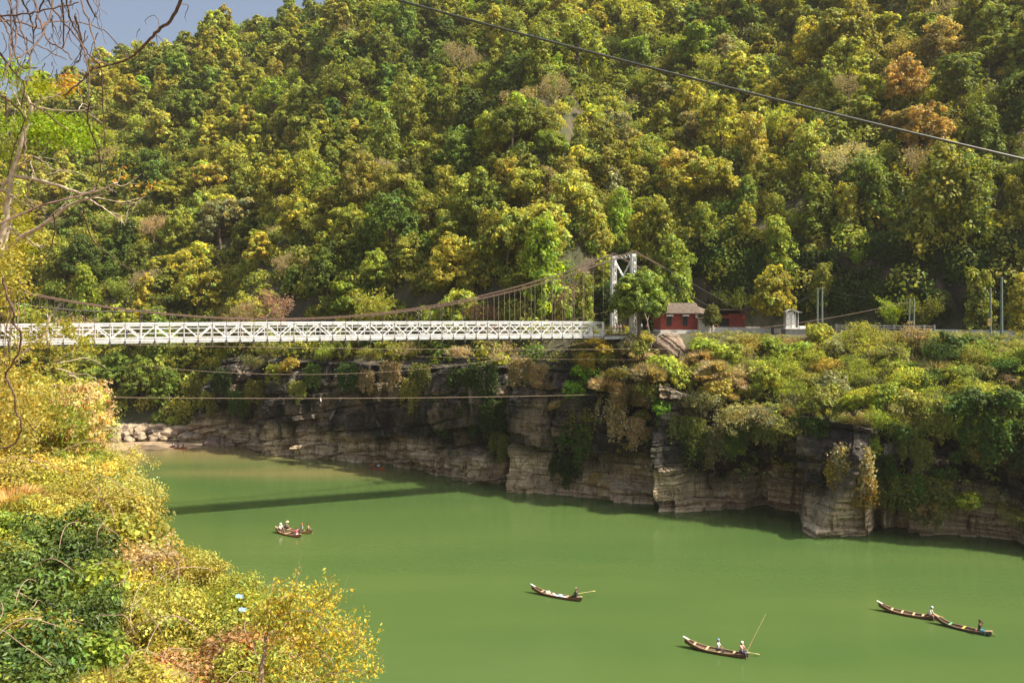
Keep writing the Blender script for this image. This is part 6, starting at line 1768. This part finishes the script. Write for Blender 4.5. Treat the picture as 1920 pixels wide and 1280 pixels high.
m = MB(); traced(m, [(-20, 428), (30, 405), (80, 385), (130, 372), (165, 362), (180, 352)], 9, .016, .009, 1, 6, 5, .004); hput(m, LB, 'limb')
m = MB(); traced(m, [(55, 345), (50, 370), (62, 385), (60, 392)], 9, .008, .004, 0, 5, 5, .004); traced(m, [(155, 400), (175, 450), (215, 485), (250, 508), (285, 522)], 9.5, .009, .003, 2, 5, 6, .005); traced(m, [(100, 400), (103, 430), (92, 470), (62, 508)], 9, .009, .004, 1, 5, 6, .004); hput(m, LB, 'side_twig')
LV = empty('hanging_vine', P(5, 500, 8), 0, 'single dark wavy vine trailing down the left edge past the bridge', 'vine')
m = MB(); traced(m, [(5, 520), (15, 560), (27, 585), (25, 605), (38, 622), (38, 650), (22, 685), (10, 700), (18, 720), (28, 745), (30, 770), (39, 790), (38, 812), (22, 835), (-10, 840)], 8, .011, .008, .6, 6, 6, .004); hput(m, LV)
m = MB(); traced(m, [(105, 560 - 160), (60, 430), (95, 470)], 8, .003, .003, 0, 4, 4); 
# sparse leafy tree leaning over the water at the bottom right of the slope
LT = empty('leaning_tree', P(490, 1330, 9.5), 0, 'slender forked tree with sparse pale leaves leaning over the water', 'tree')
def lput(mb, name, mt, **k):
    o = mb.build(name, mt, parent=None, **k); o.parent = LT; o.matrix_parent_inverse = Matrix.Translation(-Vector(LT.location)); return o
m = MB(); traced(m, [(485, 1330), (490, 1260), (498, 1210), (500, 1190), (528, 1180), (538, 1165)], 9.5, .030, .014, 1, 7, 5, .004); lput(m, 'trunk', M_DRYTWIG, smooth=True)
ml = MB(); msave = m
for pts in ([(530, 1180), (545, 1165), (575, 1163), (600, 1175), (635, 1200)], [(500, 1190), (515, 1160), (535, 1150), (575, 1145), (615, 1165), (640, 1180)], [(500, 1195), (505, 1170), (510, 1140), (520, 1125)], [(538, 1165), (570, 1182), (600, 1175), (625, 1185)], [(590, 1210), (605, 1235), (608, 1260), (620, 1265), (665, 1272)],
            [(560, 1230), (575, 1210), (590, 1210), (620, 1235), (625, 1258)], [(580, 1145), (600, 1130), (612, 1122), (620, 1115)], [(540, 1150), (545, 1130), (550, 1112)], [(600, 1175), (640, 1190), (660, 1200), (690, 1235)], [(640, 1180), (660, 1185), (675, 1205)], [(480, 1170), (495, 1150), (505, 1130)],
            [(490, 1262), (520, 1255), (560, 1230)], [(590, 1275), (625, 1262), (660, 1255), (690, 1262)], [(520, 1125), (540, 1118), (575, 1120), (610, 1140)]):
    b = MB(); out = traced(b, pts, 9.8, .010, .003, random.uniform(-.5, .9), 5, 5, .003)
    for k in range(6):
        j = random.randint(2, len(out) - 1); branch(b, out[j], (random.uniform(-.4, 1), random.uniform(-.5, .5), random.uniform(-.5, .8)), random.uniform(.10, .32), .003, 1, .5, 2, 3, None, .22)
    lput(b, 'branch', M_DRYTWIG, smooth=True)
    c = np.array([tuple(out[random.randint(2, len(out) - 1)] + Vector((random.gauss(0, .10), random.gauss(0, .12), random.gauss(0, .10)))) for _ in range(75)])
    p = np.repeat(c, 5, 0) + rng.normal(0, .035, (len(c) * 5, 3))
    leaves(ml, p, rdir(len(p), .6), .024, .5, tints(len(p), .3, .2) * np.array((.42, .38, .06)))
lput(ml, 'leaves', M_LEAF, tint=True)
# a scrap of blue litter caught in the bushes
for (px, py, Y_, lb) in ((455, 1142, 12.5, 'torn pale blue plastic scrap caught in the yellow bushes'), (449, 1117, 13.0, 'smaller pale blue plastic scrap just above the larger one')):
    m = MB(); g = []
    for i in range(7):
        for j in range(5): g.append(((i - 3) * .018, (j - 2) * .014, .02 * math.sin(i * 1.9 + j * 1.1)))
    ii = np.arange(35).reshape(7, 5); m.add(g, np.stack([ii[:-1,:-1], ii[1:,:-1], ii[1:,1:], ii[:-1,1:]], -1).reshape(-1, 4))
    o = m.build('plastic_scrap', cloth((.30, .48, .60)), smooth=True); o.location = P(px, py, Y_); o.rotation_euler = (.9, .2, .3); prop(o, lb, 'litter')

# ------------------------------------------------------------ the warm haze of the valley
def haze():
    m = bpy.data.materials.new('haze'); m.use_nodes = True; t = m.node_tree; t.nodes.clear()
    o = t.nodes.new('ShaderNodeOutputMaterial'); v = t.nodes.new('ShaderNodeVolumePrincipled')
    v.inputs['Color'].default_value = (.93, .93, .88, 1); v.inputs['Density'].default_value = HAZE; v.inputs['Anisotropy'].default_value = .3
    t.links.new(v.outputs[0], o.inputs['Volume'])
    b = MB(); x0, x1, y0, y1, z0, z1 = -3010, 3010, -2510, 3510, -4.2, 330
    b.add([(x, y, z) for z in (z0, z1) for y in (y0, y1) for x in (x0, x1)], [(0, 2, 3, 1), (4, 5, 7, 6), (0, 1, 5, 4), (2, 6, 7, 3), (0, 4, 6, 2), (1, 3, 7, 5)])
    prop(b.build('haze', m), 'thin warm haze filling the valley', 'haze', kind='stuff')
HAZE = .00010
haze()
